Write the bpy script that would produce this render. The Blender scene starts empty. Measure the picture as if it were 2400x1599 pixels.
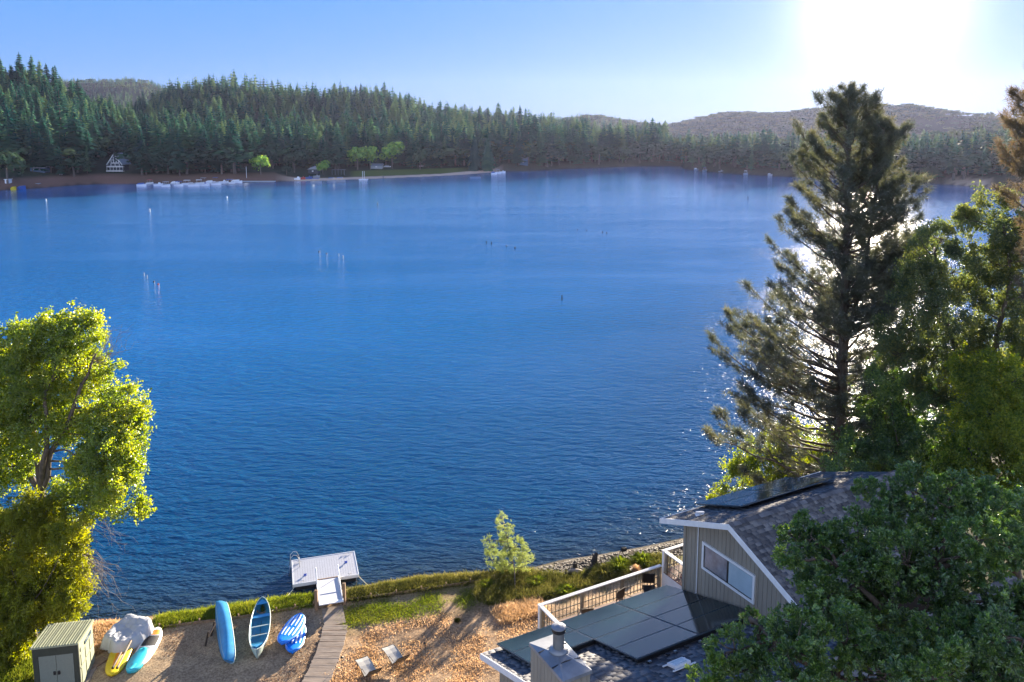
import bpy, math, random
import numpy as np
from mathutils import Vector, Matrix
rnd = random.Random(7)
rng = np.random.default_rng(11)
S = bpy.context.scene
COL = S.collection

# ------------------------------------------------------------------ camera, sky, sun
H = 27.5; PITCH = math.radians(8); FPX = 1867.0; YPP = 562.0
cam = bpy.data.cameras.new('camera'); cam.sensor_width = 36; cam.lens = FPX / 2400 * 36
cam.shift_y = (YPP - 799.5) / 2400
cam.clip_start = 0.5; cam.clip_end = 20000
co = bpy.data.objects.new('camera', cam); COL.objects.link(co)
co.location = (0, 0, H); co.rotation_euler = (math.radians(90) - PITCH, 0, 0)
S.camera = co
S.view_settings.view_transform = 'Standard'; S.view_settings.look = 'None'
S.view_settings.exposure = 2.35; S.view_settings.gamma = 1; S.view_settings.use_curve_mapping = False
S.cycles.use_denoising = True
S.cycles.max_bounces = 8; S.cycles.transparent_max_bounces = 8; S.cycles.volume_bounces = 0
S.cycles.diffuse_bounces = 5; S.cycles.sample_clamp_indirect = 4.0; S.cycles.sample_clamp_direct = 14.0
S.cycles.caustics_reflective = False; S.cycles.caustics_refractive = False

SUN_AZ = math.radians(24.3); SUN_EL = math.radians(8.0)
sdir = Vector((math.sin(SUN_AZ) * math.cos(SUN_EL), math.cos(SUN_AZ) * math.cos(SUN_EL), math.sin(SUN_EL)))
W = bpy.data.worlds.new("World"); S.world = W; W.use_nodes = True
nt = W.node_tree; nt.nodes.clear(); NN = nt.nodes.new; L = nt.links.new
out = NN('ShaderNodeOutputWorld'); bg = NN('ShaderNodeBackground'); bg.inputs['Strength'].default_value = 0.047
sky = NN('ShaderNodeTexSky'); sky.sky_type = 'NISHITA'; sky.sun_disc = False
sky.sun_elevation = SUN_EL; sky.sun_rotation = SUN_AZ; sky.altitude = 800
sky.air_density = 1.2; sky.dust_density = 0.1; sky.ozone_density = 3.0
tint = NN('ShaderNodeMix'); tint.data_type = 'RGBA'; tint.blend_type = 'MULTIPLY'; tint.inputs[0].default_value = 1
L(sky.outputs[0], tint.inputs[6]); tint.inputs[7].default_value = (0.55, 0.66, 1.10, 1)
tc = NN('ShaderNodeTexCoord')
dt = NN('ShaderNodeVectorMath'); dt.operation = 'DOT_PRODUCT'; dt.inputs[1].default_value = sdir
nrm = NN('ShaderNodeVectorMath'); nrm.operation = 'NORMALIZE'; L(tc.outputs['Generated'], nrm.inputs[0]); L(nrm.outputs[0], dt.inputs[0])
def wmath(op, a, b=None):
    m = NN('ShaderNodeMath'); m.operation = op
    for i, v in enumerate((a, b)):
        if v is None: continue
        if isinstance(v, (int, float)): m.inputs[i].default_value = v
        else: L(v, m.inputs[i])
    return m.outputs[0]
dcl = wmath('MAXIMUM', dt.outputs['Value'], 0.0)
g1 = wmath('MULTIPLY', wmath('POWER', dcl, 600.0), 8.0)       # aureole of the hazy sun
g2 = wmath('MULTIPLY', wmath('POWER', dcl, 170.0), 1.9)
g3 = wmath('MULTIPLY', wmath('POWER', dcl, 14.0), .55)
gs = wmath('ADD', wmath('ADD', g1, g2), g3)
gcol = NN('ShaderNodeVectorMath'); gcol.operation = 'SCALE'; gcol.inputs[0].default_value = (1.0, 0.86, 0.74); L(gs, gcol.inputs['Scale'])
sp = NN('ShaderNodeSeparateXYZ'); L(nrm.outputs[0], sp.inputs[0])
rp = NN('ShaderNodeValToRGB'); L(sp.outputs[2], rp.inputs[0])          # clear air: pale at the horizon, deep blue overhead
els = rp.color_ramp.elements; els[0].position = 0.0; els[0].color = (.27, .47, .80, 1); els[1].position = 1.0; els[1].color = (.015, .070, .26, 1)
for ps, cc in ((.06, (.20, .44, .92)), (.16, (.14, .40, 1.0)), (.26, (.20, .52, 1.25)), (.46, (.12, .36, .95)), (.7, (.04, .17, .55))):
    q = els.new(ps); q.color = (*cc, 1)
gsc = NN('ShaderNodeVectorMath'); gsc.operation = 'SCALE'; gsc.inputs['Scale'].default_value = 4.0; L(rp.outputs[0], gsc.inputs[0])
nsc = NN('ShaderNodeVectorMath'); nsc.operation = 'SCALE'; nsc.inputs['Scale'].default_value = 0.05; L(tint.outputs[2], nsc.inputs[0])
ad0 = NN('ShaderNodeVectorMath'); ad0.operation = 'ADD'; L(nsc.outputs[0], ad0.inputs[0]); L(gsc.outputs[0], ad0.inputs[1])
add = NN('ShaderNodeVectorMath'); add.operation = 'ADD'; L(ad0.outputs[0], add.inputs[0]); L(gcol.outputs[0], add.inputs[1])
# added fill light: unseen sky behind the camera brightened for the shaded sides
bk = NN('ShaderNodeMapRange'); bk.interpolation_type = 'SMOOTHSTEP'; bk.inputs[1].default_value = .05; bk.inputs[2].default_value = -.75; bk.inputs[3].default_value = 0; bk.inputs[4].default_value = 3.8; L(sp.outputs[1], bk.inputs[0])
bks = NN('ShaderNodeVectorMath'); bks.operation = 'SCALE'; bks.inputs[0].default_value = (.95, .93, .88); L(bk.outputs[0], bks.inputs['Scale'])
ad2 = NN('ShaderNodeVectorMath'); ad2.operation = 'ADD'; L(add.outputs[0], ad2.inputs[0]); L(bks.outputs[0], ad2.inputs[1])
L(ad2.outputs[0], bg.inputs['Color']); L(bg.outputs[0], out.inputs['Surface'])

sl = bpy.data.lights.new('sun', 'SUN'); sl.energy = 5.0; sl.angle = math.radians(0.5); sl.color = (1.0, 0.86, 0.66)
so = bpy.data.objects.new('sun', sl); COL.objects.link(so); so.rotation_euler = (-sdir).to_track_quat('-Z', 'Y').to_euler(); so.location = (60, 120, 90)

# ------------------------------------------------------------------ helpers
R_ = np.array([1, 0, 0.]); F_ = np.array([0, math.cos(PITCH), -math.sin(PITCH)]); U_ = np.array([0, math.sin(PITCH), math.cos(PITCH)])
CAM = np.array([0, 0, H])
def ray(x, y): return (x - 1200) / FPX * R_ - (y - YPP) / FPX * U_ + F_
def PZ(x, y, z=0.0):
    d = ray(x, y); return CAM + d * (z - H) / d[2]
def PD(x, y, D):
    d = ray(x, y); return CAM + d * D / d[1]

def tag(o, label=None, cat=None, group=None, kind=None):
    if label: o['label'] = label
    if cat: o['category'] = cat
    if group: o['group'] = group
    if kind: o['kind'] = kind
    return o
def empty(name, loc, label, cat, group=None, rz=0):
    o = bpy.data.objects.new(name, None); COL.objects.link(o); o.empty_display_size = 0.2
    o.location = tuple(float(v) for v in loc); o.rotation_euler = (0, 0, rz)
    return tag(o, label, cat, group)
def child(o, p):
    o.parent = p; return o
def mesh_np(name, V, Fs, mats, midx=None, parent=None, smooth=False, attrs=None):
    V = np.asarray(V, dtype=np.float32).reshape(-1, 3)
    if isinstance(Fs, np.ndarray): Fs = [Fs]
    loops = np.concatenate([f.ravel() for f in Fs]).astype(np.int32)
    tot = np.concatenate([np.full(len(f), f.shape[1], np.int32) for f in Fs])
    st = np.concatenate([[0], np.cumsum(tot)[:-1]]).astype(np.int32)
    me = bpy.data.meshes.new(name)
    me.vertices.add(len(V)); me.vertices.foreach_set('co', V.ravel())
    me.loops.add(len(loops)); me.loops.foreach_set('vertex_index', loops)
    me.polygons.add(len(tot)); me.polygons.foreach_set('loop_start', st); me.polygons.foreach_set('loop_total', tot)
    for m in (mats if isinstance(mats, (list, tuple)) else [mats]): me.materials.append(m)
    if midx is not None: me.polygons.foreach_set('material_index', np.asarray(midx, np.int32))
    if smooth: me.polygons.foreach_set('use_smooth', np.ones(len(tot), bool))
    if attrs:
        for k, v in attrs.items():
            if v.ndim == 1:
                a = me.attributes.new(k, 'FLOAT', 'POINT'); a.data.foreach_set('value', v.astype(np.float32))
            else:
                a = me.color_attributes.new(k, 'FLOAT_COLOR', 'POINT'); a.data.foreach_set('color', v.astype(np.float32).ravel())
    me.update(calc_edges=True); me.validate()
    o = bpy.data.objects.new(name, me); COL.objects.link(o)
    if parent: o.parent = parent
    return o

class MB:
    """collects simple shapes in one mesh; local frame optional"""
    def __init__(s): s.V = []; s.F = []; s.M = []
    def add(s, vs, fs, m=0):
        b = len(s.V); s.V += [tuple(float(c) for c in v) for v in vs]
        for f in fs: s.F.append(tuple(i + b for i in f)); s.M.append(m)
        return s
    def box(s, c, d, m=0, rz=0, R=None, taper=1.0):
        x, y, z = d[0] / 2, d[1] / 2, d[2] / 2
        vs = [Vector((sx * x * (taper if sz > 0 else 1), sy * y * (taper if sz > 0 else 1), sz * z)) for sz in (-1, 1) for sx, sy in ((-1, -1), (1, -1), (1, 1), (-1, 1))]
        if R is None: R = Matrix.Rotation(rz, 3, 'Z')
        vs = [R @ v + Vector(c) for v in vs]
        return s.add(vs, [(3, 2, 1, 0), (4, 5, 6, 7), (0, 1, 5, 4), (1, 2, 6, 5), (2, 3, 7, 6), (3, 0, 4, 7)], m)
    def bar(s, a, b, w, h=None, m=0, up=(0, 0, 1)):
        a = Vector(a); b = Vector(b); h = h or w; d = b - a; l = d.length
        if l < 1e-6: return s
        z = d / l; u = Vector(up)
        if abs(z.dot(u)) > .97: u = Vector((1, 0, 0))
        x = z.cross(u).normalized(); y = x.cross(z)
        return s.box((a + b) / 2, (w, h, l), m, R=Matrix((x, -y, z)).transposed())
    def tube(s, pts, r, n=8, m=0, caps=True):
        pts = [Vector(p) for p in pts]; rs = r if isinstance(r, (list, tuple)) else [r] * len(pts)
        b = len(s.V); vs = []; prev = None
        for i, p in enumerate(pts):
            t = (pts[min(i + 1, len(pts) - 1)] - pts[max(i - 1, 0)])
            t = t.normalized() if t.length > 1e-9 else Vector((0, 0, 1))
            if prev is None:
                u = Vector((0, 0, 1)) if abs(t.z) < .9 else Vector((1, 0, 0)); x = t.cross(u).normalized()
            else: x = (prev - t * prev.dot(t)).normalized()
            prev = x; y = t.cross(x)
            for k in range(n):
                a = 2 * math.pi * k / n; vs.append(p + (x * math.cos(a) + y * math.sin(a)) * rs[i])
        fs = []
        for i in range(len(pts) - 1):
            for k in range(n):
                k2 = (k + 1) % n; fs.append((i * n + k, i * n + k2, (i + 1) * n + k2, (i + 1) * n + k))
        if caps: fs.append(tuple(range(n))[::-1]); fs.append(tuple((len(pts) - 1) * n + k for k in range(n)))
        return s.add(vs, fs, m)
    def cyl(s, c, r, h, n=20, m=0, r2=None):
        c = Vector(c); return s.tube([c, c + Vector((0, 0, h))], [r, r if r2 is None else r2], n, m)
    def prism(s, poly, ext, m=0):
        """poly: list of 3D points, ext: extrusion vector"""
        n = len(poly); e = Vector(ext); vs = [Vector(p) for p in poly] + [Vector(p) + e for p in poly]
        return s.add(vs, [tuple(range(n))[::-1], tuple(range(n, 2 * n))] + [(i, (i + 1) % n, (i + 1) % n + n, i + n) for i in range(n)], m)
    def build(s, name, mats, parent=None, smooth=False, bevel=0):
        me = bpy.data.meshes.new(name); me.from_pydata(s.V, [], s.F)
        for m in (mats if isinstance(mats, (list, tuple)) else [mats]): me.materials.append(m)
        if max(s.M + [0]) > 0: me.polygons.foreach_set('material_index', s.M)
        if smooth: me.polygons.foreach_set('use_smooth', [True] * len(me.polygons))
        me.update()
        o = bpy.data.objects.new(name, me); COL.objects.link(o)
        if parent: o.parent = parent
        if bevel:
            b = o.modifiers.new('bevel', 'BEVEL'); b.width = bevel; b.segments = 2; b.limit_method = 'ANGLE'
        return o

def copy_tree(o, parent=None):
    c = o.copy(); COL.objects.link(c); c.parent = parent
    for ch in [x for x in bpy.data.objects if x.parent == o]:
        copy_tree(ch, c)
    return c

# ------------------------------------------------------------------ materials
def mat(name, col, rough=0.7, metal=0.0, var=0.0, scale=4.0, bump=0.0, bscale=None, col2=None, coords='Object', spec=0.5, stretch=None):
    m = bpy.data.materials.new(name); m.use_nodes = True; t = m.node_tree; b = t.nodes['Principled BSDF']
    b.inputs['Base Color'].default_value = (*col, 1); b.inputs['Roughness'].default_value = rough; b.inputs['Metallic'].default_value = metal
    b.inputs['Specular IOR Level'].default_value = spec
    tcn = t.nodes.new('ShaderNodeTexCoord'); src = tcn.outputs[coords]
    if stretch:
        mp = t.nodes.new('ShaderNodeMapping'); mp.inputs['Scale'].default_value = stretch; t.links.new(src, mp.inputs[0]); src = mp.outputs[0]
    if var or col2:
        n = t.nodes.new('ShaderNodeTexNoise'); n.inputs['Scale'].default_value = scale; n.inputs['Detail'].default_value = 6; n.inputs['Roughness'].default_value = .65
        t.links.new(src, n.inputs['Vector'])
        c2 = col2 or tuple(c * (1 - var) for c in col); c1 = col if col2 else tuple(min(1, c * (1 + var)) for c in col)
        r = t.nodes.new('ShaderNodeValToRGB'); r.color_ramp.elements[0].position = .35; r.color_ramp.elements[1].position = .65
        r.color_ramp.elements[0].color = (*c2, 1); r.color_ramp.elements[1].color = (*c1, 1)
        t.links.new(n.outputs[0], r.inputs[0]); t.links.new(r.outputs[0], b.inputs['Base Color'])
    if bump:
        n2 = t.nodes.new('ShaderNodeTexNoise'); n2.inputs['Scale'].default_value = bscale or scale * 4; n2.inputs['Detail'].default_value = 5
        t.links.new(src, n2.inputs['Vector'])
        bp = t.nodes.new('ShaderNodeBump'); bp.inputs['Strength'].default_value = bump; bp.inputs['Distance'].default_value = .02
        t.links.new(n2.outputs[0], bp.inputs['Height']); t.links.new(bp.outputs[0], b.inputs['Normal'])
    return m

def leafmat(name, c1, c2, c3, trans=0.45, gloss=0.08, island=True, obj_rand=0.0, rough=.45):
    """leaf colours: dark, mid, light; random per leaf plus noise in clumps"""
    m = bpy.data.materials.new(name); m.use_nodes = True; t = m.node_tree; t.nodes.clear(); N = t.nodes.new; K = t.links.new
    o = N('ShaderNodeOutputMaterial'); g = N('ShaderNodeNewGeometry'); oi = N('ShaderNodeObjectInfo'); at = N('ShaderNodeAttribute'); at.attribute_name = 'tint'
    tcn = N('ShaderNodeTexCoord'); ns = N('ShaderNodeTexNoise'); ns.inputs['Scale'].default_value = .55; ns.inputs['Detail'].default_value = 2; K(tcn.outputs['Object'], ns.inputs[0])
    def mm(op, a, b):
        x = N('ShaderNodeMath'); x.operation = op
        for i, v in enumerate((a, b)):
            if isinstance(v, (int, float)): x.inputs[i].default_value = v
            else: K(v, x.inputs[i])
        return x.outputs[0]
    v = mm('MULTIPLY', g.outputs['Random Per Island'] if island else at.outputs['Fac'], .5 if island else .8)
    if island: v = mm('ADD', v, mm('MULTIPLY', mm('SUBTRACT', ns.outputs[0], .25), .95))
    v = mm('ADD', v, mm('MULTIPLY', oi.outputs['Random'], obj_rand))
    if not island: v = mm('ADD', v, mm('MULTIPLY', g.outputs['Random Per Island'], .15))
    r = N('ShaderNodeValToRGB'); e = r.color_ramp.elements
    e[0].position = .12; e[0].color = (*c1, 1); e[1].position = .85; e[1].color = (*c3, 1); q = e.new(.48); q.color = (*c2, 1)
    K(v, r.inputs[0])
    d = N('ShaderNodeBsdfDiffuse'); K(r.outputs[0], d.inputs[0])
    tr = N('ShaderNodeBsdfTranslucent'); hs = N('ShaderNodeHueSaturation'); hs.inputs['Hue'].default_value = .49; hs.inputs['Saturation'].default_value = 1.15; hs.inputs['Value'].default_value = 1.7
    K(r.outputs[0], hs.inputs['Color']); K(hs.outputs[0], tr.inputs[0])
    mx = N('ShaderNodeMixShader'); mx.inputs[0].default_value = trans; K(d.outputs[0], mx.inputs[1]); K(tr.outputs[0], mx.inputs[2])
    gl = N('ShaderNodeBsdfGlossy'); gl.inputs['Roughness'].default_value = rough; gl.inputs[0].default_value = (.9, .95, 1, 1)
    m2 = N('ShaderNodeMixShader'); m2.inputs[0].default_value = gloss; K(mx.outputs[0], m2.inputs[1]); K(gl.outputs[0], m2.inputs[2])
    K(m2.outputs[0], o.inputs[0])
    return m

M = {}
M['bark'] = mat('bark', (.10, .075, .055), .9, var=.45, scale=6, bump=.6, bscale=20, stretch=(1, 1, .25))
M['bark_grey'] = mat('bark_grey', (.16, .13, .11), .9, var=.4, scale=6, bump=.5, stretch=(1, 1, .3))
M['twig'] = mat('twig', (.22, .18, .15), .9, var=.3)
M['white_trim'] = mat('white_trim', (.72, .72, .72), .5, var=.06, scale=3, bump=.05)
M['white'] = mat('white', (.78, .79, .80), .4, var=.04)
M['siding'] = mat('siding', (.27, .235, .185), .75, var=.13, scale=1.6, bump=.25, bscale=40, stretch=(1, 1, .12))
M['dark_gap'] = mat('dark_gap', (.03, .03, .03), .9)
M['shed_dark'] = mat('shed_dark', (.035, .042, .030), .7, var=.15)
M['shed_light'] = mat('shed_light', (.25, .27, .18), .7, var=.1, bump=.1)
M['shed_door'] = mat('shed_door', (.17, .195, .165), .7, var=.1, scale=40, bump=.2)
M['deck_wood'] = mat('deck_wood', (.27, .135, .095), .7, var=.25, scale=2, bump=.2, stretch=(1, 8, 1))
M['rail_wood'] = mat('rail_wood', (.20, .175, .13), .8, var=.2)
M['wood'] = mat('wood', (.24, .15, .085), .85, var=.3, scale=4, bump=.3, stretch=(1, 1, .2))
M['wood_grey'] = mat('wood_grey', (.30, .235, .18), .85, var=.28, scale=3, bump=.3, stretch=(.3, 1, 1))
M['metal'] = mat('metal', (.42, .43, .44), .32, .9, var=.12, scale=3)
M['flashing'] = mat('flashing', (.30, .31, .33), .55, .6, var=.22, scale=1.4, bump=.08, bscale=3)
M['pipe'] = mat('pipe', (.18, .18, .175), .5, .2, var=.15, scale=3)
M['black'] = mat('black', (.012, .012, .014), .5)
M['black_rubber'] = mat('black_rubber', (.02, .02, .022), .8)
M['frame_blue'] = mat('frame_metal', (.10, .13, .16), .35, .7)
M['canoe_blue'] = mat('canoe_blue', (.05, .26, .50), .28, var=.15, scale=2)
M['canoe_in'] = mat('canoe_inside', (.03, .21, .33), .38, var=.2, scale=3)
M['gunwale'] = mat('gunwale', (.50, .58, .52), .45)
M['canoe_side'] = mat('canoe_side', (.40, .47, .42), .45, var=.1)
M['kayak_blue'] = mat('kayak_blue', (.01, .20, .78), .3, var=.08)
M['kayak_white'] = mat('kayak_white', (.72, .80, .88), .35)
M['yellow'] = mat('yellow', (.72, .52, .01), .4, var=.08)
M['orange'] = mat('orange', (.85, .28, .01), .5)
M['teal'] = mat('teal', (.04, .48, .60), .35)
M['tarp'] = mat('tarp', (.44, .45, .48), .7, var=.08, scale=2, bump=.2, bscale=7)
M['rope'] = mat('rope', (.62, .58, .40), .8)
M['cleat'] = mat('cleat_blue', (.01, .07, .42), .5)
M['dock_top'] = mat('dock_top', (.50, .51, .55), .6, var=.08, scale=2, bump=.15, stretch=(1, 12, 1))
M['sling'] = mat('sling', (.40, .385, .35), .75, var=.07, scale=6)
M['sling_dark'] = mat('sling_back', (.19, .15, .10), .8, var=.1)
M['bronze'] = mat('bronze', (.05, .035, .025), .5, .4)
M['rock'] = mat('rock', (.16, .13, .115), .9, var=.45, scale=3, bump=.6)
M['stump'] = mat('stump', (.030, .024, .02), .95, var=.4, bump=.6)
M['gravel'] = mat('gravel', (.06, .048, .040), .85, var=.5, scale=9)
M['red'] = mat('red', (.45, .06, .05), .5)
M['boat_white'] = mat('boat_white', (.80, .82, .86), .35)
M['boat_blue'] = mat('boat_blue', (.03, .10, .36), .5)
M['boat_grey'] = mat('boat_grey', (.28, .31, .36), .6)
M['cabin_dark'] = mat('cabin_dark', (.06, .075, .10), .8, var=.2)
M['cabin_blue'] = mat('cabin_blue', (.09, .17, .28), .7, var=.15)
M['cabin_roof'] = mat('cabin_roof', (.17, .22, .27), .7, var=.15)
M['roof_far'] = mat('roof_pale', (.36, .40, .45), .6, var=.1)
def glassmat(name, col, rough=.06):
    return mat(name, col, rough, 0, spec=.9)
M['pane'] = glassmat('pane', (.05, .08, .11)); M['blind'] = mat('blind', (.36, .46, .52), .25, var=.1, scale=1.2, spec=.9)
M['blind_dark'] = mat('curtained_pane', (.20, .20, .23), .2, var=.35, scale=1.5, spec=.9)

def shingle_mat():
    m = bpy.data.materials.new('shingle'); m.use_nodes = True; t = m.node_tree; b = t.nodes['Principled BSDF']; N = t.nodes.new; K = t.links.new
    g = N('ShaderNodeNewGeometry'); r = N('ShaderNodeValToRGB'); e = r.color_ramp.elements
    e[0].color = (.065, .066, .075, 1); e[1].color = (.19, .19, .20, 1); q = e.new(.5); q.color = (.12, .12, .13, 1)
    K(g.outputs['Random Per Island'], r.inputs[0])
    tcn = N('ShaderNodeTexCoord'); n = N('ShaderNodeTexNoise'); n.inputs['Scale'].default_value = 60; n.inputs['Detail'].default_value = 3; K(tcn.outputs['Object'], n.inputs[0])
    n3 = N('ShaderNodeTexNoise'); n3.inputs['Scale'].default_value = .7; n3.inputs['Detail'].default_value = 3; K(tcn.outputs['Object'], n3.inputs[0])
    mx = N('ShaderNodeMix'); mx.data_type = 'RGBA'; mx.blend_type = 'OVERLAY'; mx.inputs[0].default_value = .55; K(r.outputs[0], mx.inputs[6]); K(n.outputs[0], mx.inputs[7])
    m2 = N('ShaderNodeMix'); m2.data_type = 'RGBA'; m2.blend_type = 'OVERLAY'; m2.inputs[0].default_value = .5; K(mx.outputs[2], m2.inputs[6]); K(n3.outputs[0], m2.inputs[7])
    K(m2.outputs[2], b.inputs['Base Color']); b.inputs['Roughness'].default_value = .85
    bp = N('ShaderNodeBump'); bp.inputs['Strength'].default_value = .15; bp.inputs['Distance'].default_value = .005; K(n.outputs[0], bp.inputs['Height']); K(bp.outputs[0], b.inputs['Normal'])
    return m
M['shingle'] = shingle_mat(); M['shingle'].node_tree.nodes['Principled BSDF'].inputs['Specular IOR Level'].default_value = .15
def solar_mat():
    m = bpy.data.materials.new('solar_glass'); m.use_nodes = True; t = m.node_tree; b = t.nodes['Principled BSDF']; N = t.nodes.new; K = t.links.new
    tcn = N('ShaderNodeTexCoord'); n = N('ShaderNodeTexNoise'); n.inputs['Scale'].default_value = .55; n.inputs['Detail'].default_value = 3; K(tcn.outputs['Object'], n.inputs[0])
    r = N('ShaderNodeValToRGB'); e = r.color_ramp.elements; e[0].position = .35; e[1].position = .7
    e[0].color = (.003, .010, .014, 1); e[1].color = (.012, .030, .034, 1); K(n.outputs[0], r.inputs[0]); K(r.outputs[0], b.inputs['Base Color'])
    rr = N('ShaderNodeMapRange'); rr.inputs[3].default_value = .05; rr.inputs[4].default_value = .16; K(n.outputs[0], rr.inputs[0]); K(rr.outputs[0], b.inputs['Roughness'])
    b.inputs['Specular IOR Level'].default_value = .32
    return m
M['solar'] = solar_mat()

M['leaf_cotton'] = leafmat('leaf_cottonwood', (.10, .16, .016), (.24, .33, .022), (.48, .48, .05), .6, .08)
M['leaf_willow'] = leafmat('leaf_willow', (.12, .155, .018), (.26, .285, .028), (.44, .43, .05), .6, .03)
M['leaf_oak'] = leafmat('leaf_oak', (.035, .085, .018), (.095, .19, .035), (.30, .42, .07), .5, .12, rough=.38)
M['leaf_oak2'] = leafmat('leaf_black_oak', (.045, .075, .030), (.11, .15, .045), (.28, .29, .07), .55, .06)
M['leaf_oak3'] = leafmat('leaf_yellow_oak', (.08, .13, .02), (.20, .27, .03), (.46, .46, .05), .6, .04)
M['leaf_sapling'] = leafmat('leaf_sapling', (.14, .19, .05), (.28, .34, .10), (.42, .46, .16), .55, .05)
M['needle'] = leafmat('needle', (.035, .045, .030), (.07, .08, .04), (.14, .13, .05), .45, .08)
M['needle_rust'] = leafmat('needle_rusty', (.05, .045, .03), (.10, .085, .045), (.17, .12, .06), .4, .05)
M['far_conifer'] = leafmat('far_conifer', (.012, .060, .055), (.035, .115, .075), (.13, .21, .09), .40, .02, island=False, obj_rand=.55)
M['far_round'] = leafmat('far_broadleaf', (.022, .055, .042), (.045, .085, .05), (.10, .13, .055), .15, .0, island=False, obj_rand=.5)
M['far_bright'] = leafmat('far_bright', (.10, .22, .06), (.20, .35, .09), (.36, .46, .10), .28, .0)
M['far_brown'] = leafmat('far_brown', (.08, .06, .05), (.12, .09, .07), (.15, .12, .09), .3, .02)
M['grass'] = leafmat('grass_green', (.05, .08, .016), (.11, .15, .025), (.24, .25, .05), .5, .0)
M['grass_dark'] = leafmat('grass_dark', (.04, .05, .018), (.09, .095, .028), (.20, .18, .06), .45, .0)
M['grass_dry'] = leafmat('grass_dry', (.28, .19, .10), (.46, .32, .18), (.62, .47, .29), .45, .03)
M['litter'] = leafmat('leaf_litter', (.10, .065, .04), (.30, .20, .125), (.62, .47, .28), .2, .03)

# ------------------------------------------------------------------ near shore line and ground
shore_px = [(-260, 1560), (-60, 1515), (120, 1478), (225, 1456), (370, 1442), (510, 1420), (680, 1396), (838, 1375), (974, 1350), (1110, 1341), (1246, 1331),
            (1314, 1313), (1400, 1301), (1500, 1283), (1600, 1262), (1720, 1225), (1860, 1170), (2000, 1110), (2160, 1030), (2330, 930), (2500, 850), (2750, 760)]
SH = np.array([PZ(x, y, 0)[:2] for x, y in shore_px])
SH = np.vstack([[-80, SH[0, 1] - 14], SH, [260, SH[-1, 1] + 90]])
def shore_dist(P):
    """signed distance to the near shore line (+ inland)"""
    P = np.asarray(P, float); best = np.full(len(P), 1e9); sign = np.ones(len(P))
    for a, b in zip(SH[:-1], SH[1:]):
        d = b - a; t = np.clip(((P - a) @ d) / (d @ d), 0, 1); q = a + t[:, None] * d; r = np.hypot(*(P - q).T)
        cr = d[0] * (P[:, 1] - a[1]) - d[1] * (P[:, 0] - a[0])
        m = r < best; best[m] = r[m]; sign[m] = np.where(cr[m] < 0, 1, -1)
    return best * sign
_pt = rng.random((64, 64))
def vnoise(x, y, s):
    x = np.asarray(x) / s; y = np.asarray(y) / s; xi = np.floor(x).astype(int); yi = np.floor(y).astype(int); fx = x - xi; fy = y - yi
    fx = fx * fx * (3 - 2 * fx); fy = fy * fy * (3 - 2 * fy)
    g = lambda a, b: _pt[a % 64, b % 64]
    return (g(xi, yi) * (1 - fx) + g(xi + 1, yi) * fx) * (1 - fy) + (g(xi, yi + 1) * (1 - fx) + g(xi + 1, yi + 1) * fx) * fy
def ground_z(x, y):
    x = np.atleast_1d(np.asarray(x, float)); y = np.atleast_1d(np.asarray(y, float))
    sd = shore_dist(np.stack([x, y], 1))
    z = np.where(sd < 0, sd * .22, 0)
    z = z + .55 * np.clip(sd / 1.3, 0, 1) + .035 * np.clip(sd - 1.3, 0, 60)
    east = np.clip((x + 9) / 16, 0, 1); z = z + east * .13 * np.clip(sd - 3.0, 0, 22)
    z = z + np.clip(sd, 0, 1) * ((vnoise(x, y, 3.1) - .5) * .22 + (vnoise(x, y, .9) - .5) * .07 + (vnoise(x, y, .35) - .5) * .03)
    return z
def gz(x, y): return float(ground_z(x, y)[0])
def GP(px, py, off=0.0):
    """point of the near ground seen at a photo pixel"""
    z = .8
    for _ in range(12):
        p = PZ(px, py, z); z = .5 * z + .5 * gz(p[0], p[1])
    p = PZ(px, py, z); return np.array([p[0], p[1], gz(p[0], p[1]) + off])

def ground_material():
    m = bpy.data.materials.new('ground'); m.use_nodes = True; t = m.node_tree; b = t.nodes['Principled BSDF']; N = t.nodes.new; K = t.links.new
    at = N('ShaderNodeAttribute'); at.attribute_name = 'zone'; tcn = N('ShaderNodeTexCoord')
    def noise(s, d=6, r=.7):
        n = N('ShaderNodeTexNoise'); n.inputs['Scale'].default_value = s; n.inputs['Detail'].default_value = d; n.inputs['Roughness'].default_value = r; K(tcn.outputs['Object'], n.inputs[0]); return n.outputs[0]
    n1 = noise(9); n2 = noise(1.1, 4); n3 = noise(34, 3)
    r = N('ShaderNodeValToRGB'); e = r.color_ramp.elements; e[0].position = .36; e[1].position = .66; e[0].color = (.36, .33, .31, 1); e[1].color = (1.15, 1.15, 1.15, 1); K(n1, r.inputs[0])
    r2 = N('ShaderNodeValToRGB'); e = r2.color_ramp.elements; e[0].position = .3; e[1].position = .7; e[0].color = (.72, .70, .70, 1); e[1].color = (1.18, 1.15, 1.1, 1); K(n2, r2.inputs[0])
    a = N('ShaderNodeMix'); a.data_type = 'RGBA'; a.blend_type = 'MULTIPLY'; a.inputs[0].default_value = .85; K(at.outputs['Color'], a.inputs[6]); K(r.outputs[0], a.inputs[7])
    c = N('ShaderNodeMix'); c.data_type = 'RGBA'; c.blend_type = 'MULTIPLY'; c.inputs[0].default_value = 1; K(a.outputs[2], c.inputs[6]); K(r2.outputs[0], c.inputs[7])
    K(c.outputs[2], b.inputs['Base Color']); b.inputs['Roughness'].default_value = .95; b.inputs['Specular IOR Level'].default_value = .1
    ad = N('ShaderNodeMath'); ad.operation = 'ADD'; K(n1, ad.inputs[0]); K(n3, ad.inputs[1])
    bp = N('ShaderNodeBump'); bp.inputs['Strength'].default_value = .7; bp.inputs['Distance'].default_value = .06; K(ad.outputs[0], bp.inputs['Height']); K(bp.outputs[0], b.inputs['Normal'])
    return m
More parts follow.
